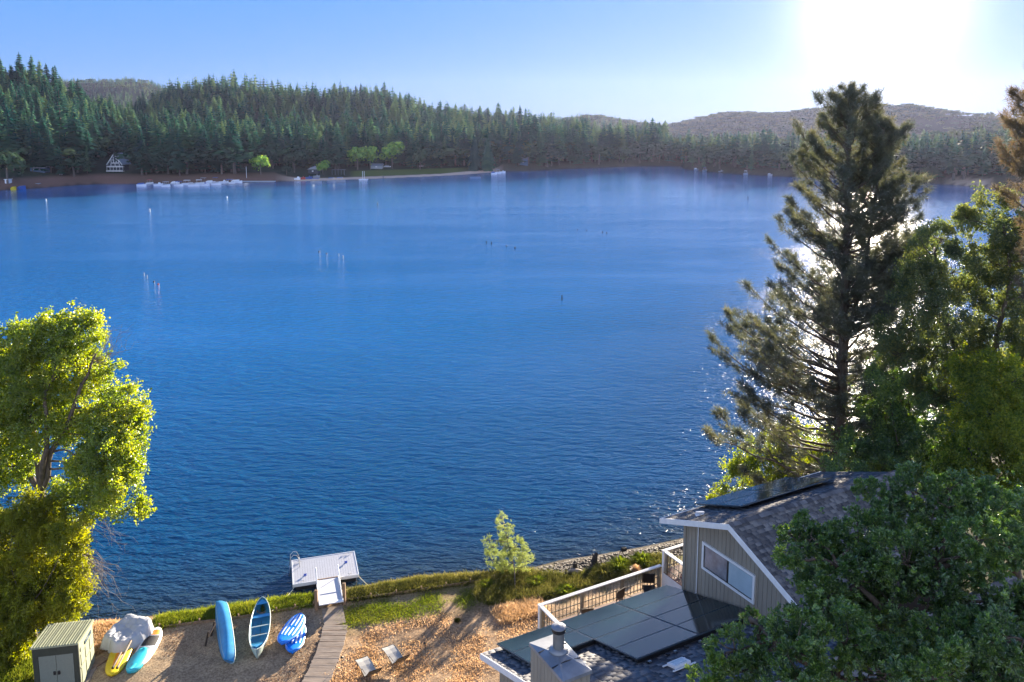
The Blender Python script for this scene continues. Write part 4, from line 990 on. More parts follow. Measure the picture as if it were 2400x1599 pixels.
# boards, tarp and poles left of the canoes
def surfboard(label, pa, pb, W_, cols, th=.12, up=.02, cat='paddle board', name='paddle_board', blunt=2.6):
    L_ = float(np.linalg.norm(np.array(pb) - np.array(pa))); r = empty(name, (0, 0, 0), label, cat)
    n = 24
    def sec(s0_, s1_, m_, nm, scale=1.0, dzz=0.0, zt=th):
        rows = []; 
        for i in range(n + 1):
            s = s0_ + (s1_ - s0_) * i / n; w = (W_ / 2 * max(0, 1 - abs(s) ** blunt) ** .5 + .004) * scale; nose = .16 * max(0, abs(s) - .55) ** 2 * 2
            rows.append([(-w, s * L_ / 2, zt / 2 + nose + dzz), (-w * .93, s * L_ / 2, zt + nose + dzz), (0, s * L_ / 2, zt * 1.05 + nose + dzz), (w * .93, s * L_ / 2, zt + nose + dzz), (w, s * L_ / 2, zt / 2 + nose + dzz), (w * .9, s * L_ / 2, nose + dzz), (-w * .9, s * L_ / 2, nose + dzz), (-w, s * L_ / 2, zt / 2 + nose + dzz)])
        mb = MB(); skin(mb, rows, 0, True); mb.add(rows[0][:-1], [tuple(range(7))]); mb.add(rows[-1][:-1], [tuple(range(7))[::-1]]); mb.build(nm, m_, r, smooth=True)
    sec(-1, 1, cols[0], 'board')
    for (s0_, s1_, m_, nm, sc) in cols[1]: sec(s0_, s1_, m_, nm, sc, dzz=.006)
    place_line(r, pa, pb, 0, up); return r
surfboard('yellow paddle board with an orange stripe, half under the grey tarp', GP(262, 1590), GP(300, 1490), 1.05, (M['yellow'], [(-.55, .2, M['orange'], 'stripe', .35)]), th=.14)
SB = surfboard('white pedal board with an orange nose and grey pad, beside the tarp', GP(318, 1572), GP(371, 1479), .98, (M['white'], [(.62, .86, M['orange'], 'nose_panel', .78), (.05, .58, M['black_rubber'], 'deck_pad', .80), (-.6, .0, M['boat_grey'], 'rear_pad', .80)]), th=.16)
SK = surfboard('turquoise kayak stern sticking out below the white pedal board', GP(305, 1583), GP(340, 1530), .80, (M['teal'], [(-.9, -.4, M['teal'], 'stern_step', .4)]), th=.24, cat='kayak', name='kayak')
# tarp over a boat
tcn_ = GP(300, 1502); TB = empty('covered_boat', (tcn_[0], tcn_[1], tcn_[2]), 'small boat under a crumpled pale grey tarp beside the shed', 'boat', rz=math.radians(-22))
n = 34; V = []; Fq = []
for j in range(n + 1):
    for i in range(n + 1):
        u = -1 + 2 * i / n; v = -1 + 2 * j / n
        r4 = (abs(u) ** 5 + abs(v) ** 5) ** (1 / 5); X = u * .95 * (1 + .08 * math.sin(3 * v + 1)) ; Y = v * 1.18 * (1 + .06 * math.sin(4 * u))
        hgt = .74 - .07 * u + .10 * (v > .1) * min(1, (v - .1) * 2) + .10 * math.exp(-((u - .5) ** 2 + (v - .55) ** 2) * 6) - .10 * math.exp(-((u + .25) ** 2 + (v - .0) ** 2) * 5)
        edge = np.clip((r4 - .78) / .22, 0, 1); hgt = hgt * (1 - edge ** 2.2) + .10 * edge ** 2.2
        k = vnoise(u * 3 + 20, v * 3 + 7, .55) - .5; k2 = vnoise(u * 6 + 3 + v * 2, v * 2.2 + 5, .6) - .5
        V.append((X + float(k) * .10, Y, hgt + abs(float(k)) * .15 - .04 + float(k2) * (.05 + .14 * edge)))
for j in range(n):
    for i in range(n): b_ = j * (n + 1) + i; Fq.append((b_, b_ + 1, b_ + n + 2, b_ + n + 1))
mesh_np('tarp', V, np.array(Fq), M['tarp'], parent=TB, smooth=True)
ou, inn = hull(2.1, 1.3, .5, sheer=.05); mb = MB(); skin(mb, ou, 0, True); mb.build('hull', M['boat_white'], TB, smooth=True)
def stick(name, p0, p1, r, m_, label, cat, end=None):
    root = empty(name, tuple((np.array(p0) + np.array(p1)) / 2), label, cat); c = Vector(root.location)
    mb = MB(); mb.tube([Vector(tuple(p0)) - c, Vector(tuple(p1)) - c], r, 10); mb.build('shaft', m_, root)
    if end: mb = MB(); d = (Vector(tuple(p1)) - Vector(tuple(p0))).normalized(); mb.tube([Vector(tuple(p0)) - c - d * .04, Vector(tuple(p0)) - c + d * .03], r * 1.35, 10); mb.build('end_cap', end, root)
stick('pole', GP(266, 1578, .30), GP(285, 1547, .42), .05, M['wood_grey'], 'left short pole lying on the yellow board', 'pole', M['black'])
stick('pole', GP(276, 1578, .30), GP(309, 1522, .5), .05, M['wood_grey'], 'right longer pole lying on the yellow board', 'pole', M['black'])

# ------------------------------------------------------------------ shed
fl = PZ(85, 1622, .85); fr = PZ(188, 1612, .85)
u_ = fr - fl; sw = float(np.linalg.norm(u_)); u_ = u_ / sw; srz = math.atan2(u_[1], u_[0]) + .04; sd_ = 2.05
SHD = empty('storage_shed', (fl[0], fl[1], .75), 'green grey resin storage shed with double doors and ribbed roof', 'shed', rz=srz)
hf, hb = 2.32, 2.12; sw += .02
mb = MB(); mb.prism([(0, .04, 0), (0, sd_, 0), (0, sd_, hb), (0, .04, hf)], (sw, 0, 0)); mb.build('wall', M['shed_light'], SHD)
mb = MB(); mb.box((.10, 0, hf / 2), (.24, .1, hf)); mb.box((sw - .10, 0, hf / 2), (.24, .1, hf)); mb.box((sw / 2, 0, hf - .20), (sw - .44, .1, .42)); mb.box((sw / 2, .0, .05), (sw - .44, .1, .1)); mb.build('front_frame', M['shed_dark'], SHD)
for k in (0, 1):
    w = (sw - .46) / 2 - .008; x0 = .23 + k * (w + .012)
    mb = MB(); mb.box((x0 + w / 2, -.01, (hf - .41 + .1) / 2), (w, .06, hf - .52)); d = mb.build('door', M['shed_door'], SHD, bevel=.01)
    mb = MB(); xx = x0 + (w - .09 if k == 0 else .09); mb.box((xx, -.06, 1.0), (.10, .05, .17)); mb.build('handle', M['black'], d)
mb = MB()
for z0, z1 in ((.12, .95), (1.05, 1.62)):
    for k in range(3):
        y0 = .2 + k * .62; mb.box((sw + .012, y0 + .28, (z0 + z1) / 2), (.03, .52, z1 - z0))
mb.box((sw + .02, .28, 1.85), (.03, .12, .2)); mb.box((sw + .02, sd_ / 2, 1.0), (.045, sd_ - .1, .05)); mb.build('side_panel', M['shed_light'], SHD, bevel=.01)
mb = MB(); mb.box((sw + .02, sd_ * .62, 1.83), (.035, .9, .16)); mb.build('side_window', M['pane'], SHD)
RS = math.atan2(hb - hf, sd_); RR = Matrix.Rotation(RS, 3, 'X')
mb = MB(); mb.box((sw / 2, sd_ / 2 - .02, (hf + hb) / 2 + .06), (sw + .16, sd_ + .22, .07), R=RR)
for k in range(17):
    x = -.02 + k * (sw + .04) / 16; mb.box((x, sd_ / 2 - .02, (hf + hb) / 2 + .105 + (.012 if k % 3 == 0 else 0)), (.035 if k % 3 else .05, sd_ + .2, .035), R=RR)
mb.build('roof', M['shed_light'], SHD)
mb = MB(); mb.box((sw / 2 + .1, sd_ / 2, -.1), (sw + .2, sd_ + .2, .2)); mb.build('base', M['wood_grey'], SHD)
p = GP(222, 1560); mb = MB(); mb.box((0, 0, .06), (.5, 1.1, .1)); o = mb.build('brick_slab', M['wood']); o.location = tuple(p); o.rotation_euler = (0, 0, -.5); tag(o, 'reddish slab on the ground right of the shed', 'slab')

# ------------------------------------------------------------------ loungers and path lights
def lounger(label, px, py, rz, first=None):
    p = GP(px, py)
    r = empty('lounge_chair', tuple(p), label, 'lounger', 'sling loungers on the dry grass', rz=rz)
    # local +y is the foot end (towards the lake), back at -y
    th = math.radians(52); y0 = -.15
    def sl(pts, nm, m_):
        mb = MB(); w = .31; vs = []
        for (y, z) in pts:
            for x in (-w, 0, w): vs.append((x, y, z - (.015 if x == 0 else 0)))
        n_ = len(pts); mb.add(vs, [f for i in range(n_ - 1) for f in ((i * 3, i * 3 + 1, i * 3 + 4, i * 3 + 3), (i * 3 + 1, i * 3 + 2, i * 3 + 5, i * 3 + 4))])
        o = mb.build(nm, m_, r); s_ = o.modifiers.new('s', 'SOLIDIFY'); s_.thickness = .012; return o
    sl([(1.28, .30), (.95, .37), (.6, .38), (.3, .35), (y0, .33)], 'seat', M['sling'])
    sl([(y0 - .02, .34), (y0 - .35, .66), (y0 - .62, .98)], 'backrest', M['sling_dark'])
    mb = MB()
    for x in (-.325, .325): mb.tube([(x, 1.32, .29), (x, .95, .375), (x, .6, .385), (x, y0, .335)], .018, 8); mb.tube([(x, y0, .335), (x, y0 - .35, .66), (x, y0 - .64, 1.0)], .018, 8)
    mb.tube([(-.325, 1.32, .29), (.325, 1.32, .29)], .018, 8); mb.tube([(-.325, y0 - .64, 1.0), (.325, y0 - .64, 1.0)], .018, 8); mb.build('frame', M['bronze'], r)
    for x in (-.33, .33):
        mb = MB(); mb.tube([(x, .85, .36), (x, .95, .15), (x, 1.0, -.03)], .016, 8); mb.build('leg', M['bronze'], r)
        mb = MB(); mb.tube([(x, .0, .34), (x, -.1, .12), (x, -.45, -.02), (x, -.75, .0)], .016, 8); mb.build('leg', M['bronze'], r)
        mb = MB(); mb.tube([(x, .35, .37), (x, .2, .55), (x, -.25, .56)], .016, 8); mb.build('armrest', M['bronze'], r)
    return r
lounger('lower left lounge chair with a white sling seat on the dry grass', 868, 1592, math.radians(30))
lounger('upper right lounge chair with a white sling seat on the dry grass', 932, 1562, math.radians(32))
for i, (px, py, lab) in enumerate(((996, 1526, 'dark path light on a stake between the loungers and the border'), (1219, 1470, 'dark path light nearest the deck corner'), (802, 1560, 'dark path light beside the garden steps'), (1207 + 20, 1560, None))):
    if not lab: continue
    p = GP(px, py); r = empty('path_light', tuple(p), lab, 'path light', 'small path lights')
    mb = MB(); mb.cyl((0, 0, -.1), .012, .55, 8); mb.build('stake', M['bronze'], r)
    mb = MB(); mb.tube([(0, 0, .42), (0, 0, .45), (.0, 0, .50)], [.075, .07, .02], 12); mb.build('shade', M['bronze'], r)

# ------------------------------------------------------------------ leafy plants: generator
def sprig(kind, g, size):
    """one small spray of leaves around the origin, pointing +z"""
    V = []; Fs = []
    def leaf(c, d, s, w, lob=False):
        d = d / np.linalg.norm(d); side = np.cross(d, g.normal(size=3)); side /= np.linalg.norm(side); up = np.cross(side, d)
        b = len(V); f = g.uniform(.1, .45)
        if lob:
            prof = ((0, .08), (.18, .42), (.32, .22), (.50, .60), (.62, .30), (.78, .50), (1, .02)); 
        else: prof = ((0, .05), (.35, 1), (.7, .75), (1, .02))
        n = len(prof)
        for t, ww in prof: V.append(c + d * s * t)
        for t, ww in prof: V.append(c + d * s * t + side * w * ww * s + up * f * w * ww * s)
        for t, ww in prof: V.append(c + d * s * t - side * w * ww * s + up * f * w * ww * s)
        return b, n
    out = []
    return V
def make_sprigs(kind, nvar=6, seed=0):
    g = np.random.default_rng(seed); res = []
    for q in range(nvar):
        V = []; F3 = []; F4 = []
        def leaf(c, d, s, w, prof):
            d = d / np.linalg.norm(d); side = np.cross(d, g.normal(size=3)); side /= np.linalg.norm(side) + 1e-9; up = np.cross(side, d); f = g.uniform(.05, .4); n = len(prof); b = len(V)
            for t, ww in prof: V.append(c + d * s * t)
            for sg in (1, -1):
                for t, ww in prof[1:-1]: V.append(c + d * s * t + side * (w * ww * s * sg) + up * (f * w * ww * s))
            m = n - 2
            for sg in (0, 1):
                o_ = b + n + sg * m
                F3.append((b, b + 1, o_)); F3.append((b + n - 2, b + n - 1, o_ + m - 1))
                for i in range(m - 1): F4.append((b + 1 + i, b + 2 + i, o_ + i + 1, o_ + i))
        if kind == 'oak':
            prof = ((0, 0), (.2, .40), (.33, .20), (.5, .58), (.64, .28), (.8, .42), (1, 0))
            for i in range(13):
                t = g.uniform(0, 1); d = np.array([g.normal() * .8, g.normal() * .8, .55 + t * .5]); leaf(np.array([g.normal() * .05, g.normal() * .05, t * .55]), d, g.uniform(.30, .46), .5, prof)
        elif kind == 'simple':
            prof = ((0, 0), (.4, .42), (1, 0))
            for i in range(16):
                t = g.uniform(0, 1); d = np.array([g.normal(), g.normal(), .3 + g.normal() * .6]); leaf(np.array([g.normal() * .16, g.normal() * .16, t * .8]), d, g.uniform(.18, .30), .9, prof)
        elif kind == 'narrow':
            prof = ((0, 0), (.45, .22), (1, 0))
            for i in range(22):
                t = g.uniform(0, 1); d = np.array([g.normal(), g.normal(), .4 + g.normal() * .5]); leaf(np.array([g.normal() * .08, g.normal() * .08, t * .9]), d, g.uniform(.22, .40), .8, prof)
        res.append((np.array(V), np.array(F3), np.array(F4)))
    return res
SPR = {k: make_sprigs(k, 7, i) for i, k in enumerate(('oak', 'simple', 'narrow'))}
def spray_mesh(name, P, D, S_, kind, m_, parent=None, spread=.6):
    """sprigs at points P heading D with sizes S_ merged in one crown mesh"""
    g = np.random.default_rng(len(P)); protos = SPR[kind]; Vs = []; A3 = []; A4 = []; base = 0
    idx = g.integers(len(protos), size=len(P))
    for q, (V, f3, f4) in enumerate(protos):
        sel = np.where(idx == q)[0]
        if not len(sel): continue
        d = D[sel] + g.normal(size=(len(sel), 3)) * spread; d /= np.linalg.norm(d, axis=1)[:, None]
        r = g.normal(size=(len(sel), 3)); x = np.cross(d, r); x /= np.linalg.norm(x, axis=1)[:, None]; y = np.cross(d, x)
        W_ = (V[None, :, 0, None] * x[:, None] + V[None, :, 1, None] * y[:, None] + V[None, :, 2, None] * d[:, None]) * S_[sel][:, None, None] + P[sel][:, None]
        Vs.append(W_.reshape(-1, 3)); off = base + np.arange(len(sel)) * len(V)
        A3.append((f3[None] + off[:, None, None]).reshape(-1, 3)); A4.append((f4[None] + off[:, None, None]).reshape(-1, 4)); base += len(sel) * len(V)
    return mesh_np(name, np.concatenate(Vs), [np.concatenate(A3)] + ([np.concatenate(A4)] if sum(len(a) for a in A4) else []), m_, parent=parent)
def limb(mb, p0, p1, r0, r1, g, wob=.06, n=7, sag=0):
    p0 = np.array(p0, float); p1 = np.array(p1, float); ln = np.linalg.norm(p1 - p0); pts = []; off = g.normal(size=3) * wob * ln; off2 = g.normal(size=3) * wob * ln * .5
    for i in range(n + 1):
        t = i / n; pts.append(p0 + (p1 - p0) * t + off * math.sin(math.pi * t) + off2 * math.sin(2 * math.pi * t) + Zv * sag * ln * math.sin(math.pi * t) * .5)
    mb.tube([tuple(p) for p in pts], [r0 + (r1 - r0) * (i / n) ** .8 for i in range(n + 1)], 7 if r0 > .05 else 5); return pts
def leafy_tree(name, base, trunk_top, lobes, nspr, size, kind, m_, label, cat='tree', seed=1, tr=.25, bark='bark', shell=.55, forks=None, group=None, crown_name='crown', drop=.0, facing=None):
    """lobes: list of (centre xyz, radius)"""
    g = np.random.default_rng(seed); base = np.array(base, float); root = empty(name, tuple(base), label, cat, group); inv = Matrix.Translation(-Vector(tuple(base)))
    mb = MB(); tt = np.array(trunk_top, float); tp = limb(mb, base - Zv * .3, tt, tr, tr * .6, g, .02)
    srcs = [np.array(p) for p in tp[3:]]
    if forks:
        for f in forks:
            pr = tt
            for k_, q in enumerate(f):
                pp = limb(mb, pr, q, tr * (.55 - .14 * k_), tr * (.42 - .14 * k_), g, .03); pr = np.array(q); srcs += [np.array(p) for p in pp]
    P = []; D = []
    vol = np.array([r ** 2 for c, r in lobes]); cnt = np.maximum(3, (nspr * vol / vol.sum()).astype(int))
    for (c, r), n_ in zip(lobes, cnt):
        c = np.array(c, float); s = min(srcs, key=lambda q: np.linalg.norm(q - c) + max(0, q[2] - c[2]) * .8)
        limb(mb, s, c, max(.02, tr * .22), .015, g, .07)
        subs = []
        for k_ in range(max(4, int(5 + r * 2.2))):
            v = g.normal(size=3); v /= np.linalg.norm(v); e_ = c + v * r * g.uniform(.6, .98) * np.array([1, 1, .85]); limb(mb, c * .8 + s * .2 if g.random() < .4 else c, e_, .018 + .012 * r * .3, .005, g, .12, n=5); subs.append((e_, v))
        # leaves gather in clumps round the twig ends, leaving gaps
        ncl = max(5, int(6 * r * r + 6)); cl = []
        for k_ in range(ncl):
            v = g.normal(size=3); v /= np.linalg.norm(v); rad = r * (shell + (1 - shell) * g.random() ** .6) ; cl.append((c + v * rad * g.uniform(.75, 1.28) * np.array([1, 1, .85]), v, r * g.uniform(.10, .36)))
        for e_, v in subs: cl.append((e_, v, r * g.uniform(.15, .28)))
        w_ = np.array([q[2] ** 2 for q in cl]); ids = g.choice(len(cl), size=n_, p=w_ / w_.sum())
        for i in ids:
            cc_, v, rr = cl[i]; o_ = g.normal(size=3); o_ /= np.linalg.norm(o_); p_ = cc_ + o_ * rr * g.random() ** .45 if g.random() > .07 else c + o_ * r * g.uniform(.85, 1.3); P.append(p_); D.append(v * .6 + o_ * .5 + Zv * (.35 - drop))
    tr_o = mb.build('trunk', M[bark], root, smooth=True); tr_o.matrix_parent_inverse = inv
    P = np.array(P); D = np.array(D); S_ = size * g.uniform(.75, 1.25, len(P))
    cr = spray_mesh(crown_name, P, D, S_, kind, m_, root); cr.matrix_parent_inverse = inv
    return root
def LB(lst, jit=0.0, seed=0):
    """lobes given as (px, py, radius px, depth) -> world centres and radii"""
    g = np.random.default_rng(seed); r = []
    for px, py, rp, D_ in lst:
        D_ = D_ + g.normal() * jit; r.append((PD(px, py, D_), rp * D_ / 1885))
    return r

# ------------------------------------------------------------------ left bank trees
cot = LB([(138, 782, 58, 43), (188, 790, 50, 43), (83, 808, 58, 43), (22, 820, 60, 43.5), (228, 868, 42, 43), (140, 872, 85, 43), (40, 905, 80, 43), (300, 945, 40, 42.5), (278, 1010, 62, 42.5),
          (195, 965, 78, 43), (92, 985, 78, 43), (292, 1075, 48, 42), (235, 1078, 66, 42), (15, 1020, 70, 43), (275, 1135, 52, 41.5), (312, 1190, 26, 41.3), (235, 1170, 50, 41.5), (170, 1160, 40, 42), (20, 1095, 60, 43.5), (-50, 900, 90, 44), (-40, 1040, 90, 44), (205, 1105, 40, 42), (310, 985, 34, 42.3)], 1.0, 1)
tb = PZ(98, 1452, .6); tj = PD(96, 1150, 42.5)
leafy_tree('cottonwood_tree', tb, tj, cot, 9000, .58, 'simple', M['leaf_cotton'], 'tall sunlit yellow green cottonwood at the left edge of the picture, forked trunk', seed=3, tr=.34,
           forks=[[tuple(PD(150, 1020, 42.3)), tuple(PD(192, 900, 42.5)), tuple(PD(225, 830, 42.7))], [tuple(PD(82, 1040, 42.8)), tuple(PD(72, 930, 43)), tuple(PD(80, 830, 43))], [tuple(PD(110, 1050, 42)), tuple(PD(105, 950, 42)), tuple(PD(130, 850, 42.5))], [tuple(PD(60, 1090, 43)), tuple(PD(30, 960, 43.5))]])
wl = LB([(92, 1218, 58, 40), (30, 1258, 64, 40), (118, 1285, 72, 40), (165, 1255, 38, 40.3), (158, 1325, 44, 40), (60, 1345, 72, 39.5), (150, 1375, 50, 39.5), (95, 1400, 58, 39), (20, 1420, 66, 38.5), (150, 1430, 34, 38.8), (-30, 1340, 70, 39.5), (40, 1465, 50, 37.5), (190, 1415, 20, 39.2), (-20, 1480, 60, 37.5), (15, 1530, 42, 36.6)], .8, 2)
leafy_tree('willow_tree', PZ(80, 1500, .7), PD(75, 1400, 39.3), wl, 5200, .60, 'narrow', M['leaf_willow'], 'bushy yellow olive willow in front of the cottonwood, behind the shed', seed=5, tr=.2, drop=.2)
# bare twigs
def bare_twigs(label, c0, c1, spread, n, seed, r0=.02, parent_name='dead_branch'):
    g = np.random.default_rng(seed); mb = MB(); a = np.array(c0); b = np.array(c1)
    for i in range(n):
        s = a + g.normal(size=3) * .12; e = a + (b - a) * g.uniform(.5, 1.05) + g.normal(size=3) * spread; pts = limb(mb, s, e, r0 * g.uniform(.5, 1), .004, g, .16, n=6)
        for k in range(3):
            q = pts[g.integers(2, 6)]; limb(mb, q, q + (e - s) * g.uniform(.15, .35) + g.normal(size=3) * spread * .5, .007, .003, g, .2, n=4)
    tag(mb.build(parent_name, M['twig']), label, 'branch')
bare_twigs('grey bare tangle of dead twigs hanging over the water right of the willow', PD(190, 1290, 40), PD(262, 1395, 39.5), .45, 26, 4, .03)
bare_twigs('bare leafless twigs sticking out of the top right of the cottonwood', PD(222, 850, 43), PD(285, 770, 43), .35, 16, 6)
bare_twigs('bare drooping twigs under the right side of the cottonwood', PD(205, 1190, 41.5), PD(285, 1250, 41), .35, 14, 8)
# sapling by the shore
sp = LB([(1176, 1212, 13, 46.2), (1180, 1232, 18, 46), (1190, 1256, 23, 46), (1186, 1284, 26, 46), (1210, 1284, 27, 45.6), (1224, 1312, 25, 45.4), (1202, 1318, 30, 45.6), (1232, 1330, 14, 45.4), (1152, 1284, 17, 46), (1163, 1312, 24, 46), (1166, 1340, 20, 45.8), (1212, 1345, 22, 45.4), (1186, 1335, 20, 45.5), (1140, 1266, 11, 46), (1196, 1232, 9, 46), (1146, 1300, 12, 46)], .2, 3)
leafy_tree('sapling', PZ(1210, 1384, .95), PD(1203, 1320, 45.4), sp, 1900, .17, 'narrow', M['leaf_sapling'], 'slender pale green young willow standing alone on the near bank', seed=7, tr=.05, shell=.15, forks=[[tuple(PD(1190, 1270, 45.8)), tuple(PD(1180, 1225, 46))], [tuple(PD(1163, 1330, 45.9))]])

# ------------------------------------------------------------------ big pine behind the house
def needle_tuft(g, n=20):
    V = []; F = []
    for i in range(n):
        d = g.normal(size=3); d[2] = d[2] * .8 + .35; d /= np.linalg.norm(d); s = np.cross(d, g.normal(size=3)); s /= np.linalg.norm(s); L_ = g.uniform(.6, 1.0); b = len(V)
        c = np.array([0, 0, g.uniform(-.5, .25)]); V += [c + s * .028, c - s * .028, c + d * L_]; F.append((b, b + 1, b + 2))
    return np.array(V), np.array(F)
TUF = [needle_tuft(np.random.default_rng(i)) for i in range(6)]
def tufts(name, P, D, S_, m_, parent):
    g = np.random.default_rng(9); idx = g.integers(6, size=len(P)); Vs = []; Fs = []; base = 0
    for q, (V, f) in enumerate(TUF):
        sel = np.where(idx == q)[0]
        if not len(sel): continue
        d = D[sel]; d = d / np.linalg.norm(d, axis=1)[:, None]; r = g.normal(size=(len(sel), 3)); x = np.cross(d, r); x /= np.linalg.norm(x, axis=1)[:, None]; y = np.cross(d, x)
        W_ = (V[None, :, 0, None] * x[:, None] + V[None, :, 1, None] * y[:, None] + V[None, :, 2, None] * d[:, None]) * S_[sel][:, None, None] + P[sel][:, None]
        Vs.append(W_.reshape(-1, 3)); Fs.append((f[None] + (base + np.arange(len(sel)) * len(V))[:, None, None]).reshape(-1, 3)); base += len(sel) * len(V)
    return mesh_np(name, np.concatenate(Vs), np.concatenate(Fs), m_, parent=parent)
def pine(base, top, prof, seed, label, tuft=.33, dens=1.0, lead=None, m_='needle', zmin=.12, step=.42, tr=.34):
    """prof(f, az) gives the branch reach at height fraction f"""
    g = np.random.default_rng(seed); base = np.array(base); top = np.array(top); Hh = top[2] - base[2]; root = empty('pine_tree', tuple(base), label, 'tree'); inv = Matrix.Translation(-Vector(tuple(base)))
    mb = MB(); ax = lambda f: base + (top - base) * f + np.array([.18 * math.sin(3 * f + 1), 0, 0]) * (f > 0)
    mb.tube([tuple(ax(f)) for f in np.linspace(0, 1, 18)], [tr * (1 - f) ** .8 + .03 for f in np.linspace(0, 1, 18)], 10)
    P = []; D = []; br = MB()
    axes = [(ax, zmin, 1.0)]
    if lead:
        la, lb_ = np.array(lead[0]), np.array(lead[1]); br.tube([tuple(la), tuple(la * .6 + lb_ * .4 + np.array([.35, 0, -.1])), tuple(la * .25 + lb_ * .75 + np.array([.2, 0, 0])), tuple(lb_)], [.15, .12, .08, .03], 8)
        axes.append((lambda f, la=la, lb_=lb_: la + (lb_ - la) * f, .15, .55))
    for axf, f0, sc in axes:
        f = f0
        while f < .992:
            n = int(g.integers(4, 7)) if sc == 1 else 2
            for k in range(n):
                az = g.uniform(0, 2 * math.pi); reach = prof(f if sc == 1 else .5 + f * .4, az) * g.uniform(.6, 1.1) * sc
                if reach < .15: reach = .15
                s = axf(f + g.uniform(-.012, .012)); el0 = -.12 + .75 * f + g.uniform(-.12, .12); dr = np.array([math.cos(az), math.sin(az), 0])
                pts = []; m = 8
                for i in range(m + 1):
                    t = i / m; pts.append(s + dr * reach * t + Zv * reach * (el0 * t + (.38 - .1 * f) * t * t) + g.normal(size=3) * .03 * reach * t)
                br.tube([tuple(p) for p in pts], [max(.008, (.022 + .012 * reach) * (1 - i / m) + .008) for i in range(m + 1)], 5)
                nt = int((reach * 3.4 + 3) * dens)
                for j in range(nt):
                    t = 1 - g.random() ** 1.5 * .62; i = min(m - 1, int(t * m)); p = pts[i] + (pts[i + 1] - pts[i]) * (t * m - i)
                    lat = np.cross(dr, Zv) * g.choice([-1, 1]); off = (lat * g.uniform(.1, 1) + dr * g.uniform(0, .5)) * reach * .30 * (1.25 - t) + Zv * g.uniform(-.02, .22) * (.5 + reach * .12)
                    q = p + off; br.tube([tuple(p), tuple(p + off * .6 - Zv * .03), tuple(q)], [.012, .009, .006], 3, caps=False)
                    for h in range(2): P.append(q + g.normal(size=3) * .09 - off * .22 * h); D.append(dr * .5 + off / (np.linalg.norm(off) + .01) * .5 + Zv * .9 + g.normal(size=3) * .3)
                P.append(pts[-1]); D.append(dr + Zv)
            f += step / Hh * g.uniform(.7, 1.3)
    t_ = mb.build('trunk', M['bark'], root, smooth=True); t_.matrix_parent_inverse = inv
    b_ = br.build('branches', M['bark'], root, smooth=True); b_.matrix_parent_inverse = inv
    P = np.array(P); c = tufts('needles', P, np.array(D), tuft * g.uniform(.75, 1.25, len(P)), M[m_], root); c.matrix_parent_inverse = inv; print('pine tufts', len(P)); return root
PB_ = PZ(1948, 1345, 2.0); PB_ = PD(1948, 1330, 45); PT_ = PD(2000, 216, 45.5)
px = lambda v, D_=45: v * D_ / 1885
def prof_main(f, az):
    c = math.cos(az)
    l = np.interp(f, [0, .12, .22, .296, .386, .476, .566, .655, .745, .835, .92, .97, 1], [300, 325, 335, 325, 300, 255, 212, 178, 142, 125, 88, 50, 8])
    r = np.interp(f, [0, .12, .22, .33, .45, .55, .655, .745, .835, .92, .97, 1], [160, 170, 180, 185, 205, 200, 190, 160, 125, 88, 50, 8])
    v = (l if c < 0 else r) * abs(c) + (.85 * (l + r) / 2) * (1 - abs(c)); return px(v) * .99
pine(PB_, PT_, prof_main, 12, 'tall dark pine standing against the sun behind the house', tr=.42, tuft=.41, dens=1.45, lead=(PD(1972, 850, 45), PD(2072, 300, 45.3)))
# low bushes round its foot
bsh = LB([(1790, 1095, 70, 50), (1860, 1050, 70, 51), (1740, 1130, 50, 49), (1900, 1110, 60, 50), (1690, 1160, 28, 48), (1830, 1140, 60, 48), (1960, 1060, 60, 52), (1950, 1140, 60, 50)], 1, 8)
leafy_tree('shrub', PD(1850, 1210, 49.5), PD(1850, 1130, 50), bsh, 2300, .50, 'simple', M['leaf_oak3'], 'yellowish bush at the foot of the tall pine', 'shrub', seed=21, tr=.12)

# ------------------------------------------------------------------ oaks on the right
o1 = LB([(2205, 560, 44, 38), (2260, 520, 38, 38), (2330, 500, 55, 37.5), (2395, 560, 62, 37), (2160, 640, 44, 38.5), (2240, 640, 66, 38), (2330, 620, 66, 37), (2400, 690, 75, 37), (2290, 720, 66, 37.5), (2200, 740, 60, 38.5), (2130, 800, 52, 39), (2230, 830, 75, 38), (2340, 810, 75, 37), (2440, 600, 80, 37), (2450, 800, 80, 37), (2290, 900, 80, 38), (2400, 930, 80, 38), (2200, 890, 60, 39), (2080, 770, 30, 40), (2125, 650, 30, 39), (2110, 830, 50, 39.5), (2175, 690, 44, 38.5), (2150, 600, 26, 38.5), (2110, 700, 24, 39), (2155, 560, 16, 38)], 1.2, 11)
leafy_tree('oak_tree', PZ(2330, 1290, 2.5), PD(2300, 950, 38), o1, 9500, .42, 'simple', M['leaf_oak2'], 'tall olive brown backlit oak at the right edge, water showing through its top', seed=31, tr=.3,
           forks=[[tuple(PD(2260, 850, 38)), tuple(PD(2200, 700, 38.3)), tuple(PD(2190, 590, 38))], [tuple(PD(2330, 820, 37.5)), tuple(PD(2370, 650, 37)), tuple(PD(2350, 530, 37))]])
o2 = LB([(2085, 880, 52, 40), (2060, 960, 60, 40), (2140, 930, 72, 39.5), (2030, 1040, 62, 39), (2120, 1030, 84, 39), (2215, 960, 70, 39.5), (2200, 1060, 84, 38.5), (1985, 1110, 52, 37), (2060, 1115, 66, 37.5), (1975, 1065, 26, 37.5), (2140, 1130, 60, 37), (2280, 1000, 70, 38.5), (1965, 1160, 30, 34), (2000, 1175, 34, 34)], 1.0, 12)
leafy_tree('oak_tree', PZ(2120, 1330, 2.5), PD(2110, 1150, 39), o2, 6200, .44, 'simple', M['leaf_oak'], 'dark green oak between the pine and the upper roof', seed=33, tr=.25)
